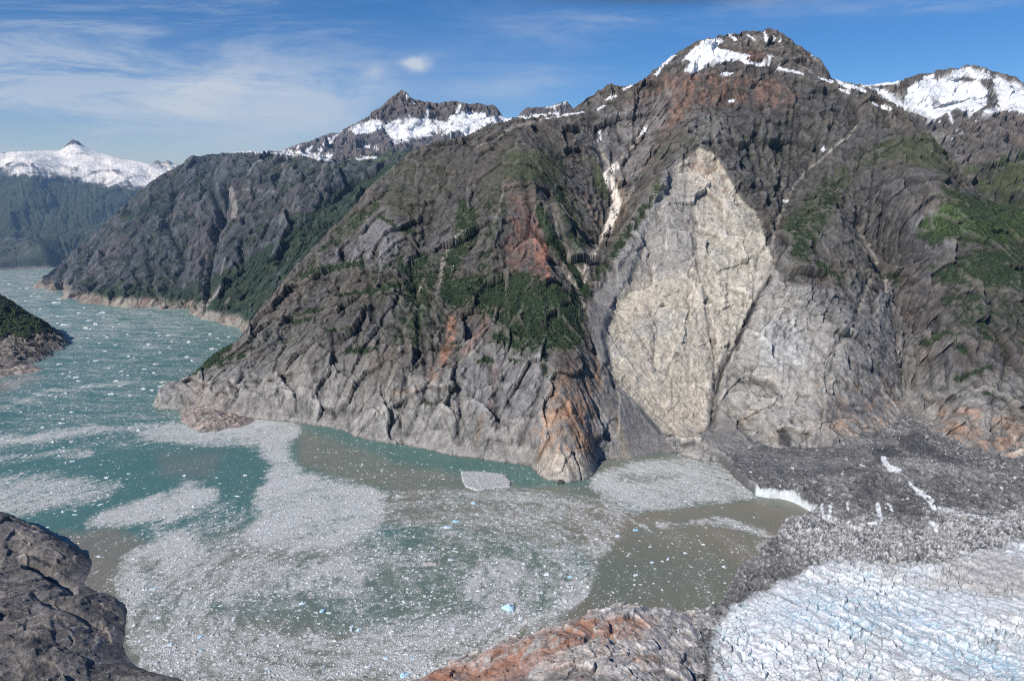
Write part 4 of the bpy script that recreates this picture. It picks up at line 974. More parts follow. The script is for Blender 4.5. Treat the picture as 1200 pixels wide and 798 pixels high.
islet('shore_ledge', 'pale rock ledge below the promontory', [(-60, 436), (-10, 428), (12, 430), (30, 428), (45, 431), (50, 434), (30, 438), (16, 440), (0, 444), (-40, 450)], 16., 59.)
print('near', time.time() - T0)

# ================================================================== GLACIER
def lvl(pts, z=0.0):
    out = []
    for a in pts:
        x, y, _ = at_level(a[0], a[1], z); out.append((float(x), float(y)))
    return out
FAR_EDGE = lvl([(765, 520), (790, 529), (822, 534), (843, 541), (852, 548), (861, 560), (874, 571), (888, 581), (900, 583), (915, 584), (930, 588), (947, 598), (955, 603)], 0.0)
NEAR_EDGE = lvl([(950, 606), (936, 609), (918, 613), (913, 621), (908, 631), (895, 641), (882, 655), (868, 664), (860, 678), (856, 694), (843, 708), (834, 718)], 11.0)
GL = FAR_EDGE + NEAR_EDGE
GLP = np.array(GL + [(260, 1120), (200, 1040), (150, 900), (150, 500), (2600, 300), (3600, 2500), (1500, 2500), (500, 2450)])
P = []
for (u, v, z) in ((780, 520, 16), (860, 532, 24), (925, 530, 30), (1000, 523, 38), (1055, 508, 44), (1130, 533, 44), (1200, 545, 52), (1300, 565, 62), (900, 560, 24), (960, 570, 30), (1000, 560, 36), (1020, 540, 42),
                  (1040, 530, 62), (1066, 558, 66), (1096, 592, 66), (1102, 622, 62), (1015, 575, 34), (1045, 605, 36), (1000, 610, 28), (1130, 580, 60), (1150, 600, 60), (1200, 600, 70), (1200, 570, 60), (1300, 620, 90),
                  (940, 615, 22), (960, 650, 34), (900, 660, 27), (880, 690, 30), (850, 720, 26), (1000, 680, 52), (950, 700, 52), (900, 730, 50), (848, 765, 48), (1050, 700, 60), (1100, 680, 62), (1200, 680, 80), (1150, 740, 82),
                  (1050, 770, 74), (950, 780, 62), (1200, 798, 100), (1300, 700, 105), (1300, 820, 125), (830, 800, 50), (1000, 850, 82), (1200, 880, 115), (1500, 800, 150), (1500, 600, 110), (840, 880, 70), (820, 530, 18), (890, 572, 21), (930, 580, 24)):
    x, y, _ = at_level(u, v, z); P.append((float(x), float(y), z))
surf = Surface(P, 1e-4)
Ys = np.r_[np.arange(560, 1000, 1.25), np.arange(1000, 2330, 1.9)]
X, Y, S = fan(.12, 1.02, 980, Ys)
Z = fan_eval(surf, S, Ys, 5)
def flat_uv(X, Y): return survey(X, Y, 0 * X)
fu, fv = flat_uv(X, Y)
n1 = fbm(X / 35, Y / 35, 0 * X, 4, .6, seed=3); n2 = fbm(X / 35, Y / 35, 0 * X + 9, 4, .6, seed=7); n3 = fbm(X / 140, Y / 140, 0 * X, 3, .5, seed=5)
mpoly = poly_mask(X + 5 * n1, Y + 5 * n2, GLP, 4.0)
f = np.array(lvl([(1150, 765)], 70)[0]) - np.array(lvl([(1000, 690)], 55)[0]); f /= np.linalg.norm(f)
ca = X * f[0] + Y * f[1]; cb = -X * f[1] + Y * f[0]
wca = ca + 12 * n1; wcb = cb + 10 * n2
icy = poly_mask(fu + 9 * n1, fv + 8 * n2, [(842, 742), (868, 728), (900, 712), (925, 702), (955, 684), (1000, 684), (1050, 692), (1100, 698), (1130, 694), (1160, 688), (1200, 684), (1400, 684), (1500, 1100), (840, 1100), (832, 860), (832, 800)], 7)
trans = poly_mask(fu + 6 * n1, fv + 6 * n2, [(905, 632), (925, 618), (960, 612), (1040, 628), (1100, 636), (1200, 632), (1400, 640), (1400, 700), (1110, 706), (960, 684), (930, 664)], 16)
plain = poly_mask(fu, fv, [(850, 530), (1040, 535), (1050, 560), (1010, 575), (950, 575), (880, 572), (855, 548)], 10)
ser = ridged(wca / 21, wcb / 46, 0 * X, 4, .6, seed=3) - .5
ser2 = ridged(wca / 8, wcb / 11, 0 * X, 3, .6, seed=13) - .5
fs, fse, fst = facets((wca + .4 * cb) / 17, wcb / 26, 0 * X, 3.3); fs2, fse2, fst2 = facets(wca / 6.5, wcb / 8.5, 0 * X + 4, 5.1)
lump = fbm(X / 22, Y / 22, 0 * X, 5, .6, seed=33)
rub = ridged(X / 16, Y / 16, 0 * X, 4, .65, seed=43) - .5
flow = ridged(wca / 160, wcb / 22, 0 * X, 3, .55, seed=23) - .5
amp = np.clip(icy + .25, 0, 1)
d = icy * (.45 + .9 * sstep(-.25, .3, n3 + .4 * n1)) * (4 * ser + 3.6 * fs - 4 * (1 - sstep(.0, .14, fse)) + 1.5 * fs2 - .8 * (1 - sstep(0, .14, fse2)) + 7 * flow + 4 * lump) + (1 - icy) * ((3 * rub + 9 * lump + 2 * fs + 1.2 * fs2 + 16 * (ridged(X / 110, Y / 70, 0 * X, 3, seed=55) - .5)) * (1 - .6 * plain) + 8 * flow * (1 - plain) + trans * 6 * ser2)
Z = Z + d
# the medial ridge breaks off to the left in an ice wall
mw = line_mask(fu + 3 * n1, fv + 3 * n2, [(1028, 541), (1050, 560), (1075, 590), (1092, 616)], 5, 5, 6); Z -= 9 * mw
mw = line_mask(fu + 3 * n1, fv + 3 * n2, [(940, 600), (975, 612), (1010, 625)], 3, 3, 6); Z -= 9 * mw
Z = -12 + (Z + 12) * mpoly
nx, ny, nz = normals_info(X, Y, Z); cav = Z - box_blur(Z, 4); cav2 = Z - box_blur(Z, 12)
u, v = survey(X, Y, Z)
spk = fbm(X / 4.5, Y / 4.5, Z / 4.5, 2, .7, seed=9); sp2 = fbm(X / 9, Y / 9, Z / 9, 3, .7, seed=19)
su, sv = u + 4 * n1 + 1.5 * spk, v + 4 * n2 + 1.5 * spk
deb = np.zeros(X.shape + (3,), F32) + C(.115, .112, .108)
deb = mix(deb, C(.21, .20, .19), sstep(-.1, .35, n3 + .4 * n1) * .8)
deb = mix(deb, C(.30, .29, .275), sstep(.18, .42, sp2 + .5 * flow) * .75)
deb = deb * (1 + .18 * fst + .15 * fst2)[..., None]
deb = mix(deb, C(.50, .49, .47), sstep(.36, .52, spk + .35 * sp2) * .85)
deb = mix(deb, C(.42, .41, .39), trans * sstep(-.25, .25, sp2 + .5 * n1) * .85)
deb = mix(deb, C(.60, .60, .60), trans * sstep(.12, .4, spk + .5 * ser2) * .7)
for pts, w, a in (([(835, 527), (870, 528), (925, 536), (960, 542), (1020, 540)], 2.2, .6), ([(1040, 540), (1100, 545), (1140, 552)], 5, .5), ([(1010, 528), (1025, 535)], 4, .5), ([(885, 615), (960, 650), (1040, 680)], 1.2, .4)):
    deb = mix(deb, C(.25, .235, .22), line_mask(su, sv, pts, w, w, 3) * a)
for pts, so, a in (([(1050, 512), (1075, 505), (1100, 528), (1140, 545), (1100, 540), (1055, 525)], 3, .8), ([(1018, 528), (1045, 520), (1055, 530), (1030, 542)], 3, .8), ([(1000, 565), (1030, 555), (1020, 600), (1000, 590)], 6, .5), ([(1050, 575), (1080, 590), (1085, 625), (1050, 610)], 6, .5)):
    deb = mix(deb, C(.055, .054, .056), poly_mask(su, sv, pts, so) * a)
ice = np.zeros(X.shape + (3,), F32) + C(.80, .80, .79)
ice = ice * (1 + .10 * fst + .10 * fst2)[..., None]
ice = mix(ice, C(.42, .60, .68), (1 - sstep(.03, .22, fse)) * sstep(-.3, .3, n1) * .75)
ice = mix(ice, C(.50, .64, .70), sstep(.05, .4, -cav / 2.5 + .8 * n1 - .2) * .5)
bl = poly_mask(su, sv, [(930, 700), (1010, 688), (1100, 720), (1200, 760), (1300, 800), (1300, 860), (1150, 800), (1050, 760), (950, 735), (900, 725)], 20)
ice = mix(ice, C(.44, .61, .70), bl * sstep(.1, .5, ser2 + .6 * n2 + .2) * .75)
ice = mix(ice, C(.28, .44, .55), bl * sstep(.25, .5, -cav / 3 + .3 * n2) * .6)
fb_ = fbm(wca / 190, wcb / 9, 0 * X, 4, .6, seed=27)
ice = mix(ice, C(.24, .225, .21), sstep(.14, .36, fb_ + .2 * n1) * .55)
ice = mix(ice, C(.74, .75, .75), sstep(.12, .34, -fb_) * .5)
dirt = sstep(-.0, .30, .5 * n3 + .55 * flow + .5 * n2 + .25 * spk)
ice = mix(ice, C(.34, .32, .30), dirt * .45)
ice = mix(ice, C(.14, .135, .13), sstep(.24, .45, .5 * n3 + .5 * sp2 + .35 * flow) * .75)
dl = poly_mask(su, sv, [(1110, 655), (1160, 640), (1220, 655), (1240, 700), (1170, 700), (1120, 690), (1085, 690)], 10)
ice = mix(ice, C(.42, .40, .375), dl * .8)
ll = poly_mask(su, sv, [(815, 735), (840, 740), (860, 790), (850, 820), (800, 830), (800, 760)], 10)
ice = mix(ice, C(.13, .12, .115), ll * sstep(.0, .3, sp2 + .4 * n1) * .9)
c = deb + (ice - deb) * icy[..., None]
wh = np.zeros(X.shape, F32)
for pts, w in (([(1035, 537), (1042, 548), (1052, 551)], 3.2), ([(1066, 567), (1076, 576)], 2), ([(1079, 577), (1090, 586), (1094, 596)], 3.2), ([(1092, 612), (1098, 620)], 2.4), ([(1028, 592), (1033, 606)], 2.6), ([(1020, 614), (1026, 612)], 2.5),
               ([(963, 592), (966, 606)], 1.6), ([(973, 592), (972, 606)], 1.8), ([(994, 588), (993, 598)], 1.2), ([(1040, 590), (1046, 600)], 1.), ([(1100, 595), (1150, 606), (1180, 612)], .8), ([(1100, 640), (1140, 650)], .8)):
    wh = np.maximum(wh, line_mask(su, sv, pts, w, w, 1.4))
c = mix(c, C(.72, .74, .74), sstep(.3, .7, wh + .3 * sp2) * .9)
c *= np.clip(1 + .22 * spk + .2 * sp2 + .3 * np.clip(cav / 2.5, -1, 1) * (1 - .3 * icy), .4, 1.6)[..., None]  # speckle, and hollow shading painted into the colour through cav
front = (1 - sstep(.90, .99, mpoly)) * (mpoly > .02)
fc = poly_mask(fu, fv, [(886, 560), (960, 575), (960, 612), (940, 612), (884, 590)], 2)
c = mix(c, C(.70, .73, .73), front * fc * sstep(-.35, .1, n1 + .6 * sp2 + .15))
c = mix(c, C(.13, .125, .12), front * (1 - fc) * .7)
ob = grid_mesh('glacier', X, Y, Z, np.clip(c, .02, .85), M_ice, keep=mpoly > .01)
ob['kind'] = 'structure'; ob['label'] = 'glacier tongue, blue-white crevassed ice beside dark rubble'
print('glacier', time.time() - T0)

# ================================================================== WATER WITH DRIFTING ICE
Ys = np.r_[np.arange(620, 2600, 2.0), 2600 * np.exp(np.linspace(0, math.log(9500 / 2600), 420))[1:]]
Xw, Yw, Sw = fan(-1.25, 1.05, 1500, Ys)
n1 = fbm(Xw / 120, Yw / 120, 0 * Xw, 4, .6, seed=3); n2 = fbm(Xw / 120, Yw / 120, 0 * Xw + 9, 4, .6, seed=7)
m1 = fbm(Xw / 26, Yw / 26, 0 * Xw, 3, .65, seed=13); m2 = fbm(Xw / 26, Yw / 26, 0 * Xw + 9, 3, .65, seed=17)
fu, fv = survey(Xw, Yw, 0 * Xw)
persp = np.clip(1400 / Yw, .15, 1.3)
wu = fu + (16 * n1 + 5 * m1) * persp; wv = fv + (9 * n2 + 3.5 * m2) * persp
dens = np.zeros(Xw.shape, F32) + .03
def put(pts, val, so=5):
    global dens
    m = poly_mask(wu, wv, pts, so); dens = dens + (val - dens) * m
def add(pts, w, val, so=4):
    global dens
    m = line_mask(wu, wv, pts, w, w, so) * val; dens = np.maximum(dens, m)
# open channel, far part
put([(-300, 300), (300, 300), (310, 500), (250, 520), (-300, 540)], .13, 10)
put([(-300, 316), (60, 316), (70, 345), (40, 360), (-300, 350)], .25, 5)
put([(40, 365), (150, 360), (240, 375), (200, 400), (60, 400)], .22, 8)
add([(-60, 500), (0, 478), (60, 458), (110, 452), (165, 444)], 3, .42, 4)
add([(0, 516), (60, 512), (110, 502), (160, 504), (215, 500), (260, 505)], 5, .62, 6)
add([(-80, 545), (0, 540), (60, 530), (105, 532)], 4, .5, 6)
put([(-300, 555), (0, 560), (60, 556), (140, 568), (120, 585), (60, 600), (0, 605), (-300, 620)], .48, 10)
add([(230, 340), (200, 352), (130, 372)], 3, .25, 8)
# bottom mass
put([(140, 640), (180, 640), (215, 620), (260, 615), (300, 622), (350, 645), (440, 620), (520, 640), (620, 640), (700, 630), (735, 650), (700, 690), (640, 735), (560, 770), (480, 830), (400, 1000), (140, 1000), (120, 830), (165, 770), (140, 740), (138, 690), (118, 660)], .42, 8)
put([(255, 712), (290, 698), (350, 690), (420, 672), (520, 640), (590, 620), (660, 640), (640, 680), (560, 705), (480, 722), (400, 745), (330, 742), (280, 732)], .17, 10)
put([(300, 600), (440, 575), (520, 570), (600, 572), (700, 575), (740, 600), (725, 640), (640, 650), (520, 645), (440, 650), (330, 665)], .25, 8)
put([(560, 655), (700, 632), (730, 640), (700, 690), (620, 705), (540, 700)], .40, 10)
put([(345, 660), (400, 655), (440, 665), (420, 700), (300, 690)], .48, 8)
# dense white mass under the cliff foot and its arms
put([(212, 506), (240, 512), (262, 500), (285, 486), (330, 486), (352, 498), (345, 515), (335, 528), (352, 552), (385, 562), (432, 568), (448, 580), (453, 606), (425, 628), (395, 640), (340, 650), (310, 640), (288, 620), (300, 592), (312, 562), (318, 540), (300, 522), (230, 516)], .74, 8)
put([(160, 500), (212, 500), (300, 515), (300, 524), (220, 520), (160, 512)], .6, 5)
put([(396, 580), (412, 588), (410, 602), (396, 608), (366, 606), (380, 588)], .45, 9)
put([(98, 612), (120, 600), (160, 590), (200, 578), (218, 566), (240, 570), (254, 572), (252, 584), (228, 600), (200, 612), (150, 618), (120, 616)], .78, 8)
put([(140, 640), (170, 625), (215, 615), (235, 625), (215, 655), (190, 690), (150, 680)], .62, 8)
put([(205, 600), (280, 590), (300, 600), (290, 622), (300, 650), (250, 655), (215, 625)], .22, 8)
put([(160, 655), (185, 660), (200, 680), (170, 690)], .3, 6)
put([(690, 572), (700, 556), (740, 543), (800, 534), (845, 545), (868, 566), (886, 583), (830, 588), (790, 596), (745, 600), (700, 585)], .64, 6)
put([(725, 553), (790, 556), (800, 560), (760, 566), (722, 562)], .25, 4)
add([(775, 612), (840, 611), (880, 618), (905, 632), (892, 645)], 4, .55, 5)
add([(715, 590), (740, 608), (762, 626), (792, 633)], 1.5, .5, 3)
add([(560, 768), (620, 728), (680, 700), (730, 690)], 5, .75, 6)
# clear lanes
put([(352, 498), (400, 508), (460, 526), (540, 542), (600, 552), (632, 556), (632, 572), (600, 570), (545, 562), (470, 566), (452, 578), (400, 556), (365, 548), (345, 525)], .045, 4)
put([(745, 606), (790, 598), (835, 592), (890, 584), (960, 590), (960, 612), (905, 616), (880, 614), (840, 606), (780, 610)], .012, 3)
put([(700, 655), (730, 630), (800, 620), (860, 628), (900, 660), (860, 725), (800, 735), (700, 735), (670, 722), (690, 690)], .05, 4)
put([(82, 622), (110, 618), (138, 622), (132, 640), (140, 665), (135, 700), (150, 730), (152, 758), (140, 765), (100, 700), (70, 650)], .06, 4)
put([(100, 618), (130, 630), (175, 618), (178, 628), (140, 650), (110, 640)], .12, 4)
cl = fbm(Xw / 14, Yw / 14, 0 * Xw + 4, 3, .7, seed=61); cl2 = fbm(Xw / 55, Yw / 90, 0 * Xw + 4, 3, .6, seed=67)
(ax_, ay_) = lvl([(470, 690)])[0]; ra_ = np.hypot(Xw - ax_, (Yw - ay_) * 1.1); an_ = np.arctan2(Yw - ay_, Xw - ax_)
sw = fbm((ra_ + 45 * n1) / 13, an_ * 2.6, 0 * Xw, 4, .6, seed=5) ; sw2 = fbm((ra_ + 60 * n2) / 75, an_ * 1.6, 0 * Xw + 3, 3, .6, seed=8)
nearw = 1 - sstep(1900, 2300, Yw)
sf = fbm((Yw + .12 * Xw + 70 * n1) / 34, Xw / 260, 0 * Xw, 4, .6, seed=9)
dens = dens + 4 * dens * (1 - dens) * (nearw * (.55 * sw + .6 * sw2) + (1 - nearw) * .95 * sf)
dens = np.clip(dens, 0, 1)
dens = np.clip(dens + (cl * .75 + cl2 * .35) * (4 * dens * (1 - dens)) * .85, 0, 1)
# colour of the water itself
teal = np.zeros(Xw.shape + (3,), F32) + C(.076, .168, .140)
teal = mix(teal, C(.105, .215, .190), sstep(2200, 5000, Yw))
br = np.zeros(Xw.shape, F32)
for pts, so, a in (([(690, 572), (740, 600), (900, 580), (970, 590), (980, 640), (880, 740), (660, 740), (690, 660), (640, 590)], 8, 1.), ([(440, 560), (560, 565), (700, 570), (740, 640), (640, 640), (520, 620), (440, 610)], 14, .85),
                   ([(350, 498), (400, 520), (480, 545), (560, 562), (450, 578), (400, 562), (350, 545)], 9, .75), ([(70, 622), (135, 618), (180, 640), (160, 700), (150, 770), (60, 680)], 8, .95),
                   ([(-200, 438), (0, 446), (30, 438), (50, 442), (0, 462), (-200, 480)], 6, .8), ([(150, 640), (300, 620), (450, 640), (300, 700), (180, 720)], 20, .8), ([(140, 700), (500, 740), (700, 700), (600, 800), (300, 1000), (100, 900)], 20, .85),
                   ([(180, 530), (260, 530), (250, 560), (190, 560)], 10, .4), ([(690, 530), (850, 530), (880, 590), (690, 590)], 8, .8)):
    br = np.maximum(br, poly_mask(wu, wv, pts, so) * a)
gr = poly_mask(wu, wv, [(690, 655), (730, 632), (850, 640), (870, 690), (790, 730), (680, 722)], 14)
brown = mix(np.zeros_like(teal) + C(.215, .190, .140), C(.155, .16, .12), gr * .7)
br = br * (1 - .9 * poly_mask(wu, wv, [(560, 545), (640, 555), (655, 568), (620, 572), (596, 566), (560, 560)], 4))
br = np.maximum(br, .5 * poly_mask(wu, wv, [(250, 700), (420, 650), (560, 600), (680, 620), (680, 700), (480, 760), (260, 760)], 20))
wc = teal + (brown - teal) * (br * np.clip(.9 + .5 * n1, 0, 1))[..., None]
wc = wc * (1 + .08 * n2 + .05 * m1)[..., None]

m = bpy.data.materials.new('fjord_water'); m.use_nodes = True
nt = m.node_tree; nt.nodes.clear()
out = nd(nt, 'ShaderNodeOutputMaterial'); bs = nd(nt, 'ShaderNodeBsdfPrincipled'); nt.links.new(bs.outputs[0], out.inputs[0])
at = nd(nt, 'ShaderNodeAttribute', attribute_name='tint'); ad = nd(nt, 'ShaderNodeAttribute', attribute_name='brash')
tc = nd(nt, 'ShaderNodeTexCoord')
def math_(op, a, b=None, clamp=False):
    n = nd(nt, 'ShaderNodeMath', operation=op); n.use_clamp = clamp
    for i, q in enumerate((a, b)):
        if q is None: continue
        if isinstance(q, (int, float)): n.inputs[i].default_value = q
        else: nt.links.new(q, n.inputs[i])
    return n.outputs[0]
cover = None; bright = None
for k, (s_, gain) in enumerate(((.11, .55), (.26, .8), (.62, 1.0))):
    vo = nd(nt, 'ShaderNodeTexVoronoi'); vo.voronoi_dimensions = '2D'; vo.inputs['Scale'].default_value = s_; vo.inputs['Randomness'].default_value = 1.0
    nt.links.new(tc.outputs['Object'], vo.inputs['Vector'])
    sp = nd(nt, 'ShaderNodeSeparateColor'); nt.links.new(vo.outputs['Color'], sp.inputs[0])
    lim = math_('MULTIPLY', ad.outputs['Fac'], gain)
    has = math_('LESS_THAN', sp.outputs[0], lim)
    rad = math_('MULTIPLY_ADD', sp.outputs[1], .22); rad.node.inputs[2].default_value = .22
    ins = math_('LESS_THAN', vo.outputs['Distance'], rad)
    chip = math_('MULTIPLY', has, ins)
    br_ = math_('MULTIPLY', chip, math_('MULTIPLY_ADD', sp.outputs[2], .5)); br_.node.inputs[1].links[0].from_node.inputs[2].default_value = .5
    cover = chip if cover is None else math_('MAXIMUM', cover, chip)
    bright = br_ if bright is None else math_('MAXIMUM', bright, br_)
# fine slush between the pieces
nz = nd(nt, 'ShaderNodeTexNoise', Scale=.35, Detail=6.0, Roughness=.8); nt.links.new(tc.outputs['Object'], nz.inputs['Vector'])
sl = nd(nt, 'ShaderNodeMapRange'); nt.links.new(math_('ADD', math_('MULTIPLY', ad.outputs['Fac'], 1.0), math_('MULTIPLY_ADD', nz.outputs[0], 1.1)), sl.inputs[0])
sl.inputs[1].default_value = 1.12; sl.inputs[2].default_value = 1.75
mx = nd(nt, 'ShaderNodeMix', data_type='RGBA'); nt.links.new(at.outputs['Color'], mx.inputs[6]); mx.inputs[7].default_value = (.46, .445, .40, 1)
nt.links.new(math_('MULTIPLY', sl.outputs[0], .8), mx.inputs[0])
icec = nd(nt, 'ShaderNodeMix', data_type='RGBA'); icec.inputs[6].default_value = (.25, .245, .225, 1); icec.inputs[7].default_value = (.70, .70, .68, 1)
nt.links.new(bright, icec.inputs[0])
m2x = nd(nt, 'ShaderNodeMix', data_type='RGBA'); nt.links.new(cover, m2x.inputs[0]); nt.links.new(mx.outputs[2], m2x.inputs[6]); nt.links.new(icec.outputs[2], m2x.inputs[7])
nt.links.new(m2x.outputs[2], bs.inputs['Base Color'])
ro = math_('MULTIPLY_ADD', math_('MAXIMUM', cover, sl.outputs[0]), .45); ro.node.inputs[2].default_value = .34
nt.links.new(ro, bs.inputs['Roughness']); bs.inputs['Specular IOR Level'].default_value = .35
wv_ = nd(nt, 'ShaderNodeTexNoise', Scale=.22, Detail=4.0, Roughness=.6); nt.links.new(tc.outputs['Object'], wv_.inputs['Vector'])
bp = nd(nt, 'ShaderNodeBump', Strength=.35, Distance=.6); nt.links.new(wv_.outputs[0], bp.inputs['Height']); nt.links.new(bp.outputs[0], bs.inputs['Normal'])
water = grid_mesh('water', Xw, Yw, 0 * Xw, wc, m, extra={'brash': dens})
water['kind'] = 'structure'; water['label'] = 'turquoise to silty brown fjord water'
# the rest of the sea and land level out to the horizon, a little lower
me = raw_mesh('sea', [(-90000, -20000, -1.5), (90000, -20000, -1.5), (90000, 90000, -1.5), (-90000, 90000, -1.5)], [0, 1, 2, 3], [0], m,
              colors=np.tile(C(.06, .15, .13), (4, 1)))
a2 = me.attributes.new('brash', 'FLOAT', 'POINT')
sea = bpy.data.objects.new('sea', me); col.objects.link(sea); sea['kind'] = 'structure'; sea['label'] = 'open water reaching to the horizon'
print('water', time.time() - T0)

# ---- thousands of small pieces of brash ice, one mass
def lookup(A, x, y):
    i = np.searchsorted(Ys, y) - 1; j = ((x / y) - Sw[0]) / (Sw[-1] - Sw[0]) * (len(Sw) - 1)
    i = np.clip(i, 0, len(Ys) - 1); j = np.clip(j.astype(int), 0, len(Sw) - 1)
    return A[i, j]
def on_water(x, y):
    return ~(poly_mask(x, y, GLP, .5) > .1)
n = 2600000
yy = 1 / rng.uniform(1 / 6500, 1 / 900, n); ss = rng.uniform(-.86, .62, n); xx = ss * yy
dn = lookup(dens, xx, yy)
prob = (.05 + .95 * dn) * dn ** .45 * np.where(yy > 2600, .25, .42) * .34
sel = rng.random(n) < prob
xx, yy, dn = xx[sel], yy[sel], dn[sel]
ok = on_water(xx, yy); xx, yy, dn = xx[ok], yy[ok], dn[ok]
n = len(xx); print('brash pieces', n)
r = np.minimum(.72 * (1 - rng.random(n)) ** (-1 / 2.4), 3.8) * np.where(yy > 2400, 1 + (yy - 2400) / 2500, 1)
def floe_mass(x, y, r, name, mat):
    n = len(x); k = 6
    a = (np.arange(k)[None] + rng.uniform(-.3, .3, (n, k))) * 2 * np.pi / k + rng.uniform(0, 6.28, (n, 1))
    el = rng.uniform(.5, 1, (n, 1)); ro = rng.uniform(0, np.pi, (n, 1))
    rr = r[:, None] * rng.uniform(.7, 1.15, (n, k))
    px, py = rr * np.cos(a), rr * np.sin(a) * el
    qx, qy = px * np.cos(ro) - py * np.sin(ro), px * np.sin(ro) + py * np.cos(ro)
    h = r[:, None] * rng.uniform(.12, .45, (n, 1))
    base = np.stack([x[:, None] + qx, y[:, None] + qy, np.full((n, k), -.4)], -1)
    tx = rng.uniform(.6, .85, (n, 1))
    top = np.stack([x[:, None] + qx * tx, y[:, None] + qy * tx, h * rng.uniform(.6, 1.2, (n, k))], -1)
    co = np.concatenate([base, top], 1).reshape(-1, 3)
    i0 = (np.arange(n) * 2 * k)[:, None, None]
    q = np.stack([np.arange(k), (np.arange(k) + 1) % k, k + (np.arange(k) + 1) % k, k + np.arange(k)], -1)[None] + i0     # n,k,4
    tp = (k + np.arange(k))[None] + i0[:, :, 0]
    loops = np.concatenate([q.reshape(n, -1), tp], 1)
    st = np.concatenate([np.arange(k) * 4, [4 * k]])[None] + (np.arange(n) * 5 * k)[:, None]
    g = rng.uniform(.36, .62, n)
    g = np.where(rng.random(n) < .22, rng.uniform(.7, .85, n), g); dk = rng.random(n) < .015; g = np.where(dk, .16, g)
    cc = g[:, None] * np.array([[1., .99, .955]]); bl = rng.random(n) < .02; cc[bl] = (.45, .68, .80)
    colr = np.repeat(cc, 2 * k, 0)
    me = raw_mesh(name, co, loops.ravel(), st.ravel(), mat, colors=colr)
    o = bpy.data.objects.new(name, me); col.objects.link(o); return o
brash = floe_mass(xx, yy, r, 'brash_ice', M_floe)
brash['kind'] = 'stuff'; brash['label'] = 'countless small chips of brash ice adrift'
print('brash', time.time() - T0)

# ---- shrubs on the ledges of the great mountain, one mass
def shrubs(T, keep_p, name, label, r0=1.3, r1=4.0, thr=.45, nmax=70000):
    X, Y, Z, V = T['X'], T['Y'], T['Z'], T['veg']
    I = np.argwhere((V > thr) & (Z > 15)); pick = rng.random(len(I)) < keep_p; I = I[pick]
    if len(I) > nmax: I = I[rng.choice(len(I), nmax, replace=False)]
    i, j = I[:, 0], I[:, 1]; n = len(i)
    r = r0 + (r1 - r0) * rng.random(n) ** 2
    cx, cy, cz = X[i, j], Y[i, j], Z[i, j] + r * .3
    oc = np.array([(1, 0, 0), (.3, .95, 0), (-.8, .6, 0), (-.8, -.6, 0), (.3, -.95, 0), (0, 0, 1.15), (0, 0, -.8)])
    fc = np.array([(0, 1, 5), (1, 2, 5), (2, 3, 5), (3, 4, 5), (4, 0, 5), (1, 0, 6), (2, 1, 6), (3, 2, 6), (4, 3, 6), (0, 4, 6)])
    p = oc[None] * r[:, None, None] * rng.uniform(.7, 1.25, (n, 7, 1))
    co = np.stack([cx[:, None] + p[..., 0], cy[:, None] + p[..., 1], cz[:, None] + p[..., 2]], -1).reshape(-1, 3)
    loops = (fc.ravel()[None] + (np.arange(n) * 7)[:, None]).ravel()
    st = np.arange(n * 10) * 3
    nz_ = fbm(cx / 45, cy / 45, cz / 45, 3, .6, seed=4)[:, None]; g = np.clip(rng.uniform(-.2, .8, (n, 1)) + 1.2 * nz_, 0, 1.2); cc = (1 - g) * np.array([[.030, .048, .024]]) + g * np.array([[.062, .080, .032]])
    me = raw_mesh(name, co, loops, st, M_veg, colors=np.repeat(cc, 7, 0))
    o = bpy.data.objects.new(name, me); col.objects.link(o); o['kind'] = 'stuff'; o['label'] = label
shrubs(T1, .30, 'alder_thicket', 'dark green alder scrub on the rock ledges')
shrubs(prom, .5, 'spruce_wood', 'dark wood covering the low promontory', 3, 6)
print('shrubs', time.time() - T0)

# ---- rubble on the dirty ice, one mass
nR = 60000
iy = rng.integers(0, X.shape[0], 4000000 // 8); ix = rng.integers(0, X.shape[1], 4000000 // 8)
gx, gy, gz, gi, gm_ = X[iy, ix], Y[iy, ix], Z[iy, ix], icy[iy, ix], mpoly[iy, ix]
cellw = np.clip(gy / 1500, .2, 1.5) ** 2
ok = (gi < .25) & (gm_ > .98) & (gz > 5) & (rng.random(len(gx)) < .07 * cellw) & (fbm(gx / 40, gy / 40, 0 * gx, 3, .6, seed=77) > -.15)
gx, gy, gz = gx[ok], gy[ok], gz[ok]; print('rubble', len(gx))
rr_ = np.minimum(.9 * (1 - rng.random(len(gx))) ** (-1 / 2.3), 5.5)
k0 = len(gx); rub_o = floe_mass(gx, gy, rr_, 'rubble', M_rock)
me = rub_o.data; co = np.empty(len(me.vertices) * 3, F32); me.vertices.foreach_get('co', co); co = co.reshape(k0, 12, 3)
co[:, :6, 2] = gz[:, None] - 1.0; co[:, 6:, 2] = gz[:, None] + co[:, 6:, 2] * 2.2
me.vertices.foreach_set('co', co.ravel()); me.update()
g = np.where(rng.random(k0) < .3, rng.uniform(.3, .6, k0), rng.uniform(.07, .22, k0)); cc = np.ones((k0, 12, 4), F32); cc[..., :3] = g[:, None, None] * np.array([1., .98, .95])
me.attributes['tint'].data.foreach_set('color', cc.ravel())
rub_o['kind'] = 'stuff'; rub_o['label'] = 'angular rubble strewn over the dirty ice'

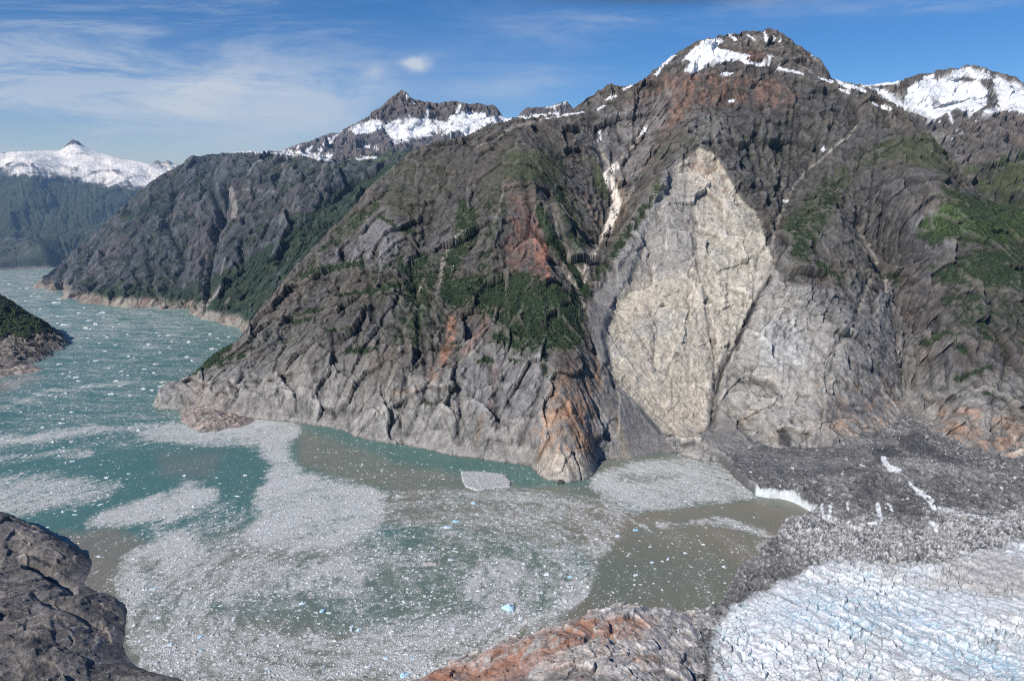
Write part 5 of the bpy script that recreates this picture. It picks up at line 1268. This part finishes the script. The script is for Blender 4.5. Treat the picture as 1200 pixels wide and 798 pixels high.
for T_, nm_, cnt_ in ((TL, 'left', 1500), (TC, 'centre', 2200)):
    iy = rng.integers(0, T_['X'].shape[0], cnt_ * 3); ix = rng.integers(0, T_['X'].shape[1], cnt_ * 3)
    gx, gy, gz = T_['X'][iy, ix], T_['Y'][iy, ix], T_['Z'][iy, ix]
    ok = (gz > 2) & (fbm(gx / 30, gy / 30, gz / 30, 3, .6, seed=7) > .05); gx, gy, gz = gx[ok], gy[ok], gz[ok]; k0 = len(gx)
    so_ = floe_mass(gx, gy, np.minimum(.5 * (1 - rng.random(k0)) ** (-1 / 2.2), 3.2), 'loose_stones', M_near)
    me = so_.data; co = np.empty(len(me.vertices) * 3, F32); me.vertices.foreach_get('co', co); co = co.reshape(k0, 12, 3)
    co[:, :6, 2] = gz[:, None] - 1.0; co[:, 6:, 2] = gz[:, None] + co[:, 6:, 2] * 2.0
    me.vertices.foreach_set('co', co.ravel()); me.update()
    g = rng.uniform(.12, .42, k0); cc = np.ones((k0, 12, 4), F32); cc[..., :3] = g[:, None, None] * np.array([1., .94, .87])
    me.attributes['tint'].data.foreach_set('color', cc.ravel())
    so_['kind'] = 'stuff'; so_['label'] = 'loose stones lying on the %s shore rock' % nm_

# ================================================================== ICEBERGS, EACH A THING
def berg_mesh(name, seed, flat=.25, tint=(.72, .76, .78), blue=.2, elong=.6, peaks=1, grey=.0, res=22):
    """an irregular lump of ice of radius 1: broken outline, tilted top, facets"""
    r_ = np.random.default_rng(seed)
    th = np.linspace(0, 2 * np.pi, res * 2, endpoint=False)
    ph = r_.uniform(0, 6.28, 6)
    rad = 1 + .16 * np.sin(2 * th + ph[0]) + .12 * np.sin(3 * th + ph[1]) + .08 * np.sin(5 * th + ph[2]) + .06 * np.sin(9 * th + ph[3]) + r_.uniform(-.05, .05, len(th))
    rings = [(1.02, -.25), (1.0, -.02), (.97, .35), (.9, .75), (.78, .95), (.6, 1.0), (.4, 1.02), (.2, 1.0)]
    co = []; K = len(th)
    tilt = r_.uniform(-.35, .35, 2); pk = [(r_.uniform(-.45, .45), r_.uniform(-.3, .3), r_.uniform(.5, 1.3)) for _ in range(peaks)]
    for (q, h) in rings:
        x = rad * q * np.cos(th); y = rad * q * np.sin(th) * elong
        z = h * flat
        if h > 0:
            z = h * flat * (1 + tilt[0] * x + tilt[1] * y) + flat * h * sum(a * np.exp(-((x - px) ** 2 + (y - py) ** 2) / .07) for px, py, a in pk)
            z = z + flat * .28 * fbm(x * 3.1, y * 3.1, 0 * x + seed, 3, .6)
        else: z = np.full(K, h * flat)
        x = x + .05 * r_.uniform(-1, 1, K) * (h > 0); y = y + .04 * r_.uniform(-1, 1, K) * (h > 0)
        co.append(np.stack([x, y, z], -1))
    co = np.concatenate(co); top = len(co)
    co = np.vstack([co, [[0, 0, flat * (1.05 + sum(a * math.exp(-(px ** 2 + py ** 2) / .07) for px, py, a in pk))]]])
    loops, st = [], []
    for i in range(len(rings) - 1):
        for k in range(K):
            st.append(len(loops)); loops += [i * K + k, i * K + (k + 1) % K, (i + 1) * K + (k + 1) % K, (i + 1) * K + k]
    for k in range(K):
        st.append(len(loops)); loops += [(len(rings) - 1) * K + k, (len(rings) - 1) * K + (k + 1) % K, top]
    cc = np.zeros((len(co), 3)) + np.array(tint)
    nn = fbm(co[:, 0] * 2.5, co[:, 1] * 2.5, co[:, 2] * 4 + seed, 4, .6)
    cc = cc + (np.array([.40, .66, .80]) - cc) * (np.clip(blue * (1 + 2.5 * nn), 0, 1))[:, None]
    g2 = fbm(co[:, 0] * 5, co[:, 1] * 5, co[:, 2] * 5 + seed, 3, .6)
    cc = cc + (np.array([.22, .205, .19]) - cc) * (np.clip(grey * (1 + 3 * g2), 0, 1))[:, None]
    cc[:K] = (.25, .42, .42)
    return raw_mesh(name, co, loops, st, M_floe, colors=cc)

def thing(name, me, u, v, size, rot, label, cat, group=None):
    x, y, _ = at_level(u, v, 0.)
    o = bpy.data.objects.new(name, me); col.objects.link(o)
    o.location = (float(x), float(y), 0); o.rotation_euler = (0, 0, rot)
    s = size if isinstance(size, tuple) else (size,) * 3
    o.scale = s
    o['label'] = label; o['category'] = cat
    if group: o['group'] = group
    return o
hero = [
    (596, 713, 12.5, -.5, dict(flat=.34, blue=.75, peaks=2, elong=.55, tint=(.62, .78, .86)), 'large pale blue iceberg drifting in the near brash ice', 'iceberg'),
    (610, 725, 4.6, .2, dict(flat=.45, blue=.15, elong=.75), 'small white block floating just below the large blue iceberg', 'iceberg'),
    (504, 661, 13, 0.05, dict(flat=.10, blue=0, grey=.25, elong=.5, tint=(.60, .55, .48)), 'flat tan ice slab in the middle of the pack', 'ice floe'),
    (528, 656, 5.5, 0.1, dict(flat=.2, blue=.25, elong=.6), 'thin white floe beside the flat tan slab', 'ice floe'),
    (641, 673, 6.5, .1, dict(flat=.3, blue=.05, elong=.7), 'rounded bright white berg in the middle of the pack', 'iceberg'),
    (555, 590, 6, .1, dict(flat=.3, blue=.8, elong=.6, tint=(.5, .72, .82)), 'small light blue floe below the broad grey slab', 'ice floe'),
    (534, 611, 9, -.2, dict(flat=.16, blue=.75, elong=.5, tint=(.42, .55, .58)), 'blue-grey wet floe beside a lilac-white one', 'ice floe'),
    (524, 618, 9, .05, dict(flat=.22, blue=.45, elong=.5, tint=(.68, .74, .84)), 'lilac-white floe in the brown pack', 'ice floe'),
    (745, 621, 7, .1, dict(flat=.16, blue=.95, elong=.6, tint=(.20, .42, .50)), 'dark glassy blue floe at the edge of the brown bay', 'ice floe'),
    (724, 628, 5, .4, dict(flat=.4, blue=.35, elong=.7), 'white and blue lump beside the dark glassy floe', 'iceberg'),
    (668, 676, 5.5, .2, dict(flat=.25, blue=.75, elong=.6, tint=(.5, .7, .74)), 'pale aqua floe right of the rounded white berg', 'ice floe'),
    (378, 716, 5.5, .8, dict(flat=.42, blue=.8, peaks=2, elong=.6, tint=(.6, .82, .88)), 'small sky-blue iceberg in the green pool of the pack', 'iceberg'),
    (355, 707, 6, .3, dict(flat=.3, blue=.35, peaks=2, elong=.6), 'cluster-like white berg beside the sky-blue one', 'iceberg'),
    (474, 791, 6.5, .1, dict(flat=.36, blue=.65, elong=.75, tint=(.62, .8, .86)), 'pale blue berg beside the rust-coloured shore rock', 'iceberg'),
    (431, 781, 5.5, .3, dict(flat=.2, blue=.2, elong=.45), 'long white floe left of the pale blue shore berg', 'ice floe'),
    (452, 771, 4.5, .1, dict(flat=.25, blue=.55, elong=.6), 'light blue chunk between the long floe and the shore berg', 'ice floe'),
    (421, 738, 5, .6, dict(flat=.3, blue=.5, peaks=2, elong=.6), 'white and blue berg in the lower pack', 'iceberg'),
    (235, 746, 5, .2, dict(flat=.25, blue=.85, elong=.6, tint=(.5, .78, .82)), 'turquoise chunk near the dark shore rock', 'ice floe'),
    (200, 755, 5.5, .2, dict(flat=.28, blue=.55, elong=.5), 'pale turquoise and white chunk nearest the dark shore rock', 'ice floe'),
    (180, 690, 6.5, .2, dict(flat=.2, blue=.5, elong=.4), 'slender light blue floe in the western pack', 'ice floe'),
    (191, 545 - 97, 15, .15, dict(flat=.16, blue=0, grey=.15, elong=.35, tint=(.68, .63, .56)), 'long cream-coloured floe off the mountain tip', 'ice floe'),
    (184, 439, 8, .1, dict(flat=.22, blue=0, grey=.35, elong=.5, tint=(.55, .48, .42)), 'tan rocky-looking floe behind the long cream one', 'ice floe'),
    (250, 409, 20, -.1, dict(flat=.18, blue=0, grey=.12, elong=.3, tint=(.7, .66, .6)), 'cream floe grounded at the foot of the green mountain tip', 'ice floe'),
    (226, 423, 9, .6, dict(flat=.4, blue=.1, elong=.45), 'bright white berg off the green mountain tip', 'iceberg'),
    (131, 462, 13, .1, dict(flat=.22, blue=.05, elong=.35), 'wide white floe in the middle of the channel', 'ice floe'),
    (113, 423, 11, .1, dict(flat=.22, blue=.05, elong=.4), 'white floe alone in the calm channel', 'ice floe'),
    (77, 381, 26, .05, dict(flat=.14, blue=0, elong=.3), 'long flat white floe beside the wooded promontory', 'ice floe'),
    (66, 355, 26, .05, dict(flat=.2, blue=.05, elong=.4), 'broad white floe off the bare headland shore', 'ice floe'),
    (50, 501, 6.5, .05, dict(flat=.3, blue=.05, elong=.5), 'white floe left of the ice streak in the channel', 'ice floe'),
    (162, 500 + 5, 5.5, .1, dict(flat=.6, blue=.05, elong=.6), 'upright white berg on the ice streak', 'iceberg'),
    (72, 496, 9, .05, dict(flat=.2, blue=.2, elong=.4), 'pale flat floe on the ice streak', 'ice floe'),
    (84, 483, 8.5, .05, dict(flat=.2, blue=.05, elong=.35), 'narrow white floe above the ice streak', 'ice floe'),
    (167, 480, 9, .05, dict(flat=.14, blue=0, grey=.6, elong=.35, tint=(.4, .38, .35)), 'dirty grey floe off the brown spit', 'ice floe'),
    (601, 539, 9, .05, dict(flat=.3, blue=.1, elong=.3), 'white floe at the foot of the orange cliff', 'ice floe'),
    (848, 705, 2.4, .05, dict(flat=.4, blue=.05, elong=.7), 'tiny white chunk at the rubble shore', 'ice floe'),
    (848, 664, 3.6, .4, dict(flat=.4, blue=.05, elong=.6), 'tilted white chunk alone in the olive bay', 'ice floe'),
    (783, 655, 5, .9, dict(flat=.3, blue=.1, elong=.5), 'white bergy bit standing in the olive bay', 'iceberg'),
    (803, 648, 4.6, .1, dict(flat=.3, blue=.05, elong=.6), 'roundish white chunk, nearer the bay centre', 'ice floe'),
    (824, 638, 4.4, .1, dict(flat=.3, blue=.05, elong=.6), 'white chunk below the ice plume of the bay', 'ice floe'),
    (745, 674, 4.8, .5, dict(flat=.35, blue=.05, elong=.6), 'white angular chunk at the edge of the olive bay', 'ice floe'),
    (764, 659, 4.4, .3, dict(flat=.35, blue=.55, elong=.6), 'bluish chunk at the edge of the olive bay', 'ice floe'),
    (116, 652, 4.6, .3, dict(flat=.28, blue=.05, elong=.6), 'single white floe in the brown cove by the dark rock', 'ice floe'),
    (56, 618, 4.0, .1, dict(flat=.35, blue=.05, elong=.6), 'white chunk drifting just off the dark rock', 'ice floe'),
    (88, 603, 6, .1, dict(flat=.18, blue=.2, elong=.4), 'pale floe left of the white ice arm', 'ice floe'),
    (300, 634, 4.5, .1, dict(flat=.14, blue=0, grey=.8, elong=.4, tint=(.3, .29, .27)), 'dark dirty piece in the pack', 'ice floe'),
]
for k, (u, v, s, rot, kw, lab, cat) in enumerate(hero):
    thing('iceberg' if cat == 'iceberg' else 'ice_floe', berg_mesh('berg', 100 + k, **kw), u, v, s, rot, lab, cat)
# the broad grey slab below the cliff: flat polygon with a broken edge
def slab(name, outline, h, label, cat, tint=(.46, .45, .43), seed=1):
    A = np.array(lvl(outline)); cx, cy = A.mean(0)
    pts = []
    for i in range(len(A)):
        a, b = A[i], A[(i + 1) % len(A)]; L = np.hypot(*(b - a)); nseg = max(1, int(L / 2.2))
        for t in range(nseg):
            p = a + (b - a) * t / nseg
            pts.append(p + rng.normal(0, .8, 2))
    pts = np.array(pts) - (cx, cy); K = len(pts)
    rings = [(1.0, -.6), (1.0, .15 * h), (.985, .8 * h)] + [(q, h) for q in np.linspace(.95, .06, 22)]
    sm = np.stack([np.convolve(np.r_[pts[-15:, k], pts[:, k], pts[:15, k]], np.ones(31) / 31, 'valid') for k in (0, 1)], -1)
    def ring_pts(q): return (pts * q ** 3 + sm * (1 - q ** 3)) * q
    co = np.concatenate([np.c_[ring_pts(q) + rng.normal(0, .2, (K, 2)) * (z > 0), np.full(K, z) + (z > .3 * h) * h * (.45 * fbm(ring_pts(q)[:, 0] / 9, ring_pts(q)[:, 1] / 9, 0 * pts[:, 0] + seed, 4, .6))] for q, z in rings])
    co = np.vstack([co, [[0, 0, h]]]); loops, st = [], []
    for i in range(len(rings) - 1):
        for k in range(K):
            st.append(len(loops)); loops += [i * K + k, i * K + (k + 1) % K, (i + 1) * K + (k + 1) % K, (i + 1) * K + k]
    for k in range(K):
        st.append(len(loops)); loops += [(len(rings) - 1) * K + k, (len(rings) - 1) * K + (k + 1) % K, len(co) - 1]
    cc = np.zeros((len(co), 3)) + np.array(tint)
    g = fbm(co[:, 0] / 5, co[:, 1] / 5, 0 * co[:, 0] + seed, 4, .7); cc *= np.clip(1 + 1.3 * g, .35, 1.7)[:, None]
    me = raw_mesh(name, co, loops, st, M_floe, colors=cc)
    o = bpy.data.objects.new(name, me); col.objects.link(o); o.location = (cx, cy, 0); o['label'] = label; o['category'] = cat
slab('ice_floe', [(540, 553), (560, 553), (590, 556), (599, 565), (598, 571), (578, 573), (560, 576), (546, 571), (542, 564)], 3.4, 'broad light grey ice slab below the orange cliff, largest in view', 'ice floe')
# a dark fallen block at the cliff foot
def boulder(u, v, size, label, z=0.):
    r_ = np.random.default_rng(int(u))
    import bmesh
    bm = bmesh.new(); bmesh.ops.create_icosphere(bm, subdivisions=3, radius=1)
    for p in bm.verts:
        q = p.co.copy(); k = 1 + .35 * float(fbm(np.array([q.x * 1.3]), np.array([q.y * 1.3]), np.array([q.z * 1.3 + u]), 4, .6)[0])
        p.co = Vector((max(-.8, min(.85, q.x * k)), max(-.75, min(.8, q.y * k)), max(-.4, min(.85, q.z * k))))
    me = bpy.data.meshes.new('boulder'); bm.to_mesh(me); bm.free()
    at = me.attributes.new('tint', 'FLOAT_COLOR', 'POINT'); at.data.foreach_set('color', np.tile(np.array([.075, .07, .066, 1], F32), len(me.vertices)))
    me.materials.append(M_near)
    x, y, _ = at_level(u, v, z)
    o = bpy.data.objects.new('boulder', me); col.objects.link(o); o.location = (float(x), float(y), z); o.scale = (size, size * .8, size * .9)
    o['label'] = label; o['category'] = 'boulder'
from mathutils import Vector
boulder(657, 566, 10, 'dark block of rock at the foot of the orange cliff')
# the other larger floes, by the water they drift in
zones = [
    ('white floe scattered over the far turquoise channel', 'floes in the far channel', [(0, 330), (60, 345), (150, 366), (235, 380), (270, 395), (220, 435), (190, 465), (40, 470), (60, 430), (95, 405), (60, 375), (0, 345)], 74, (6, 12), .05),
    ('white floe in the teal water left of the ice mass', 'floes in the western teal water', [(0, 470), (190, 475), (215, 500), (300, 520), (300, 560), (280, 600), (150, 590), (90, 605), (30, 605), (0, 590)], 60, (3.4, 7), .06),
    ('small white floe in the open green lane under the cliff', 'floes in the lane under the cliff', [(360, 505), (540, 545), (630, 562), (600, 566), (470, 562), (400, 555), (355, 535)], 26, (2.2, 4.2), .06),
    ('small white floe in the brown and olive bay', 'floes in the silty bay', [(705, 660), (740, 630), (860, 625), (890, 655), (850, 700), (720, 708), (700, 690)], 24, (2.0, 4.0), .06),
    ('white or grey chunk standing out of the central brash pack', 'larger chunks in the central pack', [(460, 600), (560, 580), (690, 590), (730, 620), (700, 680), (600, 740), (480, 775), (300, 770), (180, 745), (160, 690), (300, 660), (440, 640)], 84, (2.8, 4.8), .14),
]
for zi, (lab, grp, pts, cnt, (s0, s1), bl) in enumerate(zones):
    variants = [berg_mesh('floe', 500 + zi * 20 + q, flat=random.uniform(.15, .4), blue=bl * random.uniform(0, 2.5), elong=random.uniform(.4, .75), peaks=random.choice((0, 1, 1, 2)), tint=random.choice(((.76, .79, .80), (.72, .74, .74), (.66, .67, .66))), res=12) for q in range(6)]
    pa = np.array(pts, float); made = 0; tries = 0; placed = []
    while made < cnt and tries < 20000:
        tries += 1
        uu, vv = random.uniform(pa[:, 0].min(), pa[:, 0].max()), random.uniform(pa[:, 1].min(), pa[:, 1].max())
        if poly_mask(np.array([uu]), np.array([vv]), pts, .5)[0] < .9: continue
        if any((uu - a) ** 2 + ((vv - b) * 1.6) ** 2 < 30 for a, b in placed): continue
        placed.append((uu, vv))
        sz = s0 + (s1 - s0) * random.random() ** 2.2
        if zi == 0: sz *= 1 + max(0, (420 - vv)) / 90
        thing('ice_floe', variants[made % 6], uu, vv, (sz, sz, sz * random.uniform(.7, 1.2)), random.uniform(-.6, .6) if zi < 2 else random.uniform(0, 3.1), lab, 'ice floe', grp)
        made += 1
print('bergs', time.time() - T0)

# ================================================================== HAZE
hz = bpy.data.materials.new('haze'); hz.use_nodes = True
nt = hz.node_tree; nt.nodes.clear()
ho = nd(nt, 'ShaderNodeOutputMaterial'); vs = nd(nt, 'ShaderNodeVolumeScatter'); nt.links.new(vs.outputs[0], ho.inputs['Volume'])
vs.inputs['Color'].default_value = (.36, .62, 1.0, 1); vs.inputs['Density'].default_value = .9e-5; vs.inputs['Anisotropy'].default_value = 0.0
def air(name, x0, x1, y0, y1, z0, z1, mat, label):
    bx = [(x, y, z) for z in (z0, z1) for x, y in ((x0, y0), (x1, y0), (x1, y1), (x0, y1))]
    me = raw_mesh(name, bx, [3, 2, 1, 0, 4, 5, 6, 7, 0, 1, 5, 4, 1, 2, 6, 5, 2, 3, 7, 6, 3, 0, 4, 7], [0, 4, 8, 12, 16, 20], mat)
    o = bpy.data.objects.new(name, me); col.objects.link(o); o['kind'] = 'structure'; o['label'] = label
air('haze', -16000, 16000, -1500, 4200, -60, 1800, hz, 'thin clear air over the near fjord')
hz2 = hz.copy(); hz2.name = 'distant_haze'; hz2.node_tree.nodes['Volume Scatter'].inputs['Density'].default_value = 6.0e-5
air('distant_haze', -16000, 16000, 4201, 17000, -60, 1250, hz2, 'blue haze over the far end of the fjord')

# ================================================================== LIGHT AND SKY
SUN = np.array([-0.54, -0.55, 0.64]); SUN /= np.linalg.norm(SUN)
sun_d = bpy.data.lights.new('sun', 'SUN'); sun_d.energy = 4.5; sun_d.angle = math.radians(0.53); sun_d.color = (1, .965, .91)
sun = bpy.data.objects.new('sun', sun_d); col.objects.link(sun)
from mathutils import Vector
sun.rotation_euler = Vector(-SUN).to_track_quat('-Z', 'Y').to_euler()
sun.location = (0, -500, 3000)
w = bpy.data.worlds.new('World'); sc.world = w; w.use_nodes = True
nt = w.node_tree; nt.nodes.clear()
wo = nd(nt, 'ShaderNodeOutputWorld'); bg = nd(nt, 'ShaderNodeBackground')
sk = nd(nt, 'ShaderNodeTexSky'); sk.sky_type = 'NISHITA'; sk.sun_disc = False
sk.sun_elevation = math.asin(SUN[2]); sk.sun_rotation = math.atan2(SUN[0], SUN[1]) % (2 * math.pi)
sk.altitude = 700; sk.air_density = 1.0; sk.dust_density = 0.05; sk.ozone_density = 4.0
bg.inputs[1].default_value = 0.10
nt.links.new(bg.outputs[0], wo.inputs[0])

# high cirrus and one small puff, laid over the sky by direction
tcw = nd(nt, 'ShaderNodeTexCoord'); sx = nd(nt, 'ShaderNodeSeparateXYZ'); nt.links.new(tcw.outputs['Generated'], sx.inputs[0])
def M(op, a, b=None, c=None, clamp=False):
    n = nd(nt, 'ShaderNodeMath', operation=op); n.use_clamp = clamp
    for i, q in enumerate((a, b, c)):
        if q is None: continue
        if isinstance(q, (int, float)): n.inputs[i].default_value = q
        else: nt.links.new(q, n.inputs[i])
    return n.outputs[0]
yv = M('MAXIMUM', sx.outputs[1], .05)
S_ = M('DIVIDE', sx.outputs[0], yv); T_ = M('DIVIDE', sx.outputs[2], yv)
cb = nd(nt, 'ShaderNodeCombineXYZ'); nt.links.new(S_, cb.inputs[0]); nt.links.new(T_, cb.inputs[1])
def st(u, v):
    x, y, z = ray(u, v); return float(x / y), float(z / y)
def blob(u, v, ru, rv, rot=0.0):
    s0, t0 = st(u, v); a, b = ru / FPX, rv / FPX; c_, s_ = math.cos(rot), math.sin(rot)
    ds = M('SUBTRACT', S_, s0); dt = M('SUBTRACT', T_, t0)
    p = M('DIVIDE', M('ADD', M('MULTIPLY', ds, c_), M('MULTIPLY', dt, s_)), a)
    q = M('DIVIDE', M('SUBTRACT', M('MULTIPLY', dt, c_), M('MULTIPLY', ds, s_)), b)
    return M('EXPONENT', M('MULTIPLY', M('ADD', M('MULTIPLY', p, p), M('MULTIPLY', q, q)), -1.0))
def cnoise(scale, sx_, sy_, rot, lo, hi, detail=6, rough=.6, dist=.4, off=0):
    mp = nd(nt, 'ShaderNodeMapping'); mp.inputs['Scale'].default_value = (sx_, sy_, 1); mp.inputs['Rotation'].default_value = (0, 0, rot); mp.inputs['Location'].default_value = (off, off, 0)
    nt.links.new(cb.outputs[0], mp.inputs[0])
    nz = nd(nt, 'ShaderNodeTexNoise', Scale=scale, Detail=float(detail), Roughness=rough, Distortion=dist); nt.links.new(mp.outputs[0], nz.inputs['Vector'])
    mr = nd(nt, 'ShaderNodeMapRange'); mr.interpolation_type = 'SMOOTHSTEP'; mr.inputs[1].default_value = lo; mr.inputs[2].default_value = hi; nt.links.new(nz.outputs[0], mr.inputs[0])
    return mr.outputs[0]
def tot(l):
    o = l[0]
    for q in l[1:]: o = M('ADD', o, q)
    return o
patch = M('MULTIPLY', tot([blob(330, 130, 110, 38, .06), blob(265, 90, 45, 18, .25), blob(230, 118, 50, 14, .1), blob(400, 105, 60, 26, 0)]), cnoise(4.2, 1, 2.2, .1, .3, .66, 9, .62, .5), None, True)
streak = M('MULTIPLY', tot([blob(120, 45, 330, 60, .0), blob(60, 120, 260, 60, 0)]), cnoise(3.2, 1, 7, .03, .40, .66, 9, .66, .6, 3), None, True)
veil = M('MULTIPLY', blob(60, 190, 420, 110, 0), .34)
st2 = M('MULTIPLY', tot([blob(700, 25, 170, 20, .08), blob(860, 5, 110, 10, .1), blob(620, 95, 130, 18, .15), blob(1080, 8, 140, 9, .05)]), cnoise(3.5, 1, 6, .1, .36, .7, 7, .62, .4, 7), None, True)
puff = M('MULTIPLY', tot([blob(491, 75, 11, 7, .1), M('MULTIPLY', blob(479, 74, 10, 4, 0), .5), M('MULTIPLY', blob(440, 84, 14, 7, 0), .3)]), cnoise(26, 1, 1.4, 0, .2, .6, 5, .6, .2, 1), None, True)
s1_ = M('ADD', M('MULTIPLY', patch, .62), M('MULTIPLY', streak, .5)); s2_ = M('ADD', M('MULTIPLY', st2, .42), M('MULTIPLY', puff, 1.3))
cover_ = M('ADD', M('ADD', s1_, s2_), veil, None, True)
hs = nd(nt, 'ShaderNodeHueSaturation'); hs.inputs['Saturation'].default_value = 1.22; hs.inputs['Value'].default_value = .98; tn_ = nd(nt, 'ShaderNodeMix', data_type='RGBA'); tn_.blend_type = 'MULTIPLY'; tn_.inputs[0].default_value = 1; tn_.inputs[7].default_value = (.80, .85, 1.0, 1); nt.links.new(sk.outputs[0], tn_.inputs[6]); nt.links.new(tn_.outputs[2], hs.inputs['Color'])
skyd = nd(nt, 'ShaderNodeMix', data_type='RGBA'); nt.links.new(cover_, skyd.inputs[0]); nt.links.new(hs.outputs[0], skyd.inputs[6]); skyd.inputs[7].default_value = (5.2, 6.0, 7.2, 1)
dark = M('MULTIPLY', blob(765, -6, 125, 9.5, .0), .8)
sk2 = nd(nt, 'ShaderNodeMix', data_type='RGBA'); nt.links.new(dark, sk2.inputs[0]); nt.links.new(skyd.outputs[2], sk2.inputs[6]); sk2.inputs[7].default_value = (.9, 1.15, 1.6, 1)
nt.links.new(sk2.outputs[2], bg.inputs[0])
sc.view_settings.view_transform = 'Standard'; sc.view_settings.look = 'None'; sc.view_settings.exposure = 0
sc.cycles.use_denoising = False; sc.cycles.filter_width = 1.1; sc.cycles.volume_bounces = 0; sc.cycles.max_bounces = 4; sc.cycles.diffuse_bounces = 2; sc.cycles.glossy_bounces = 1
print('done', time.time() - T0)
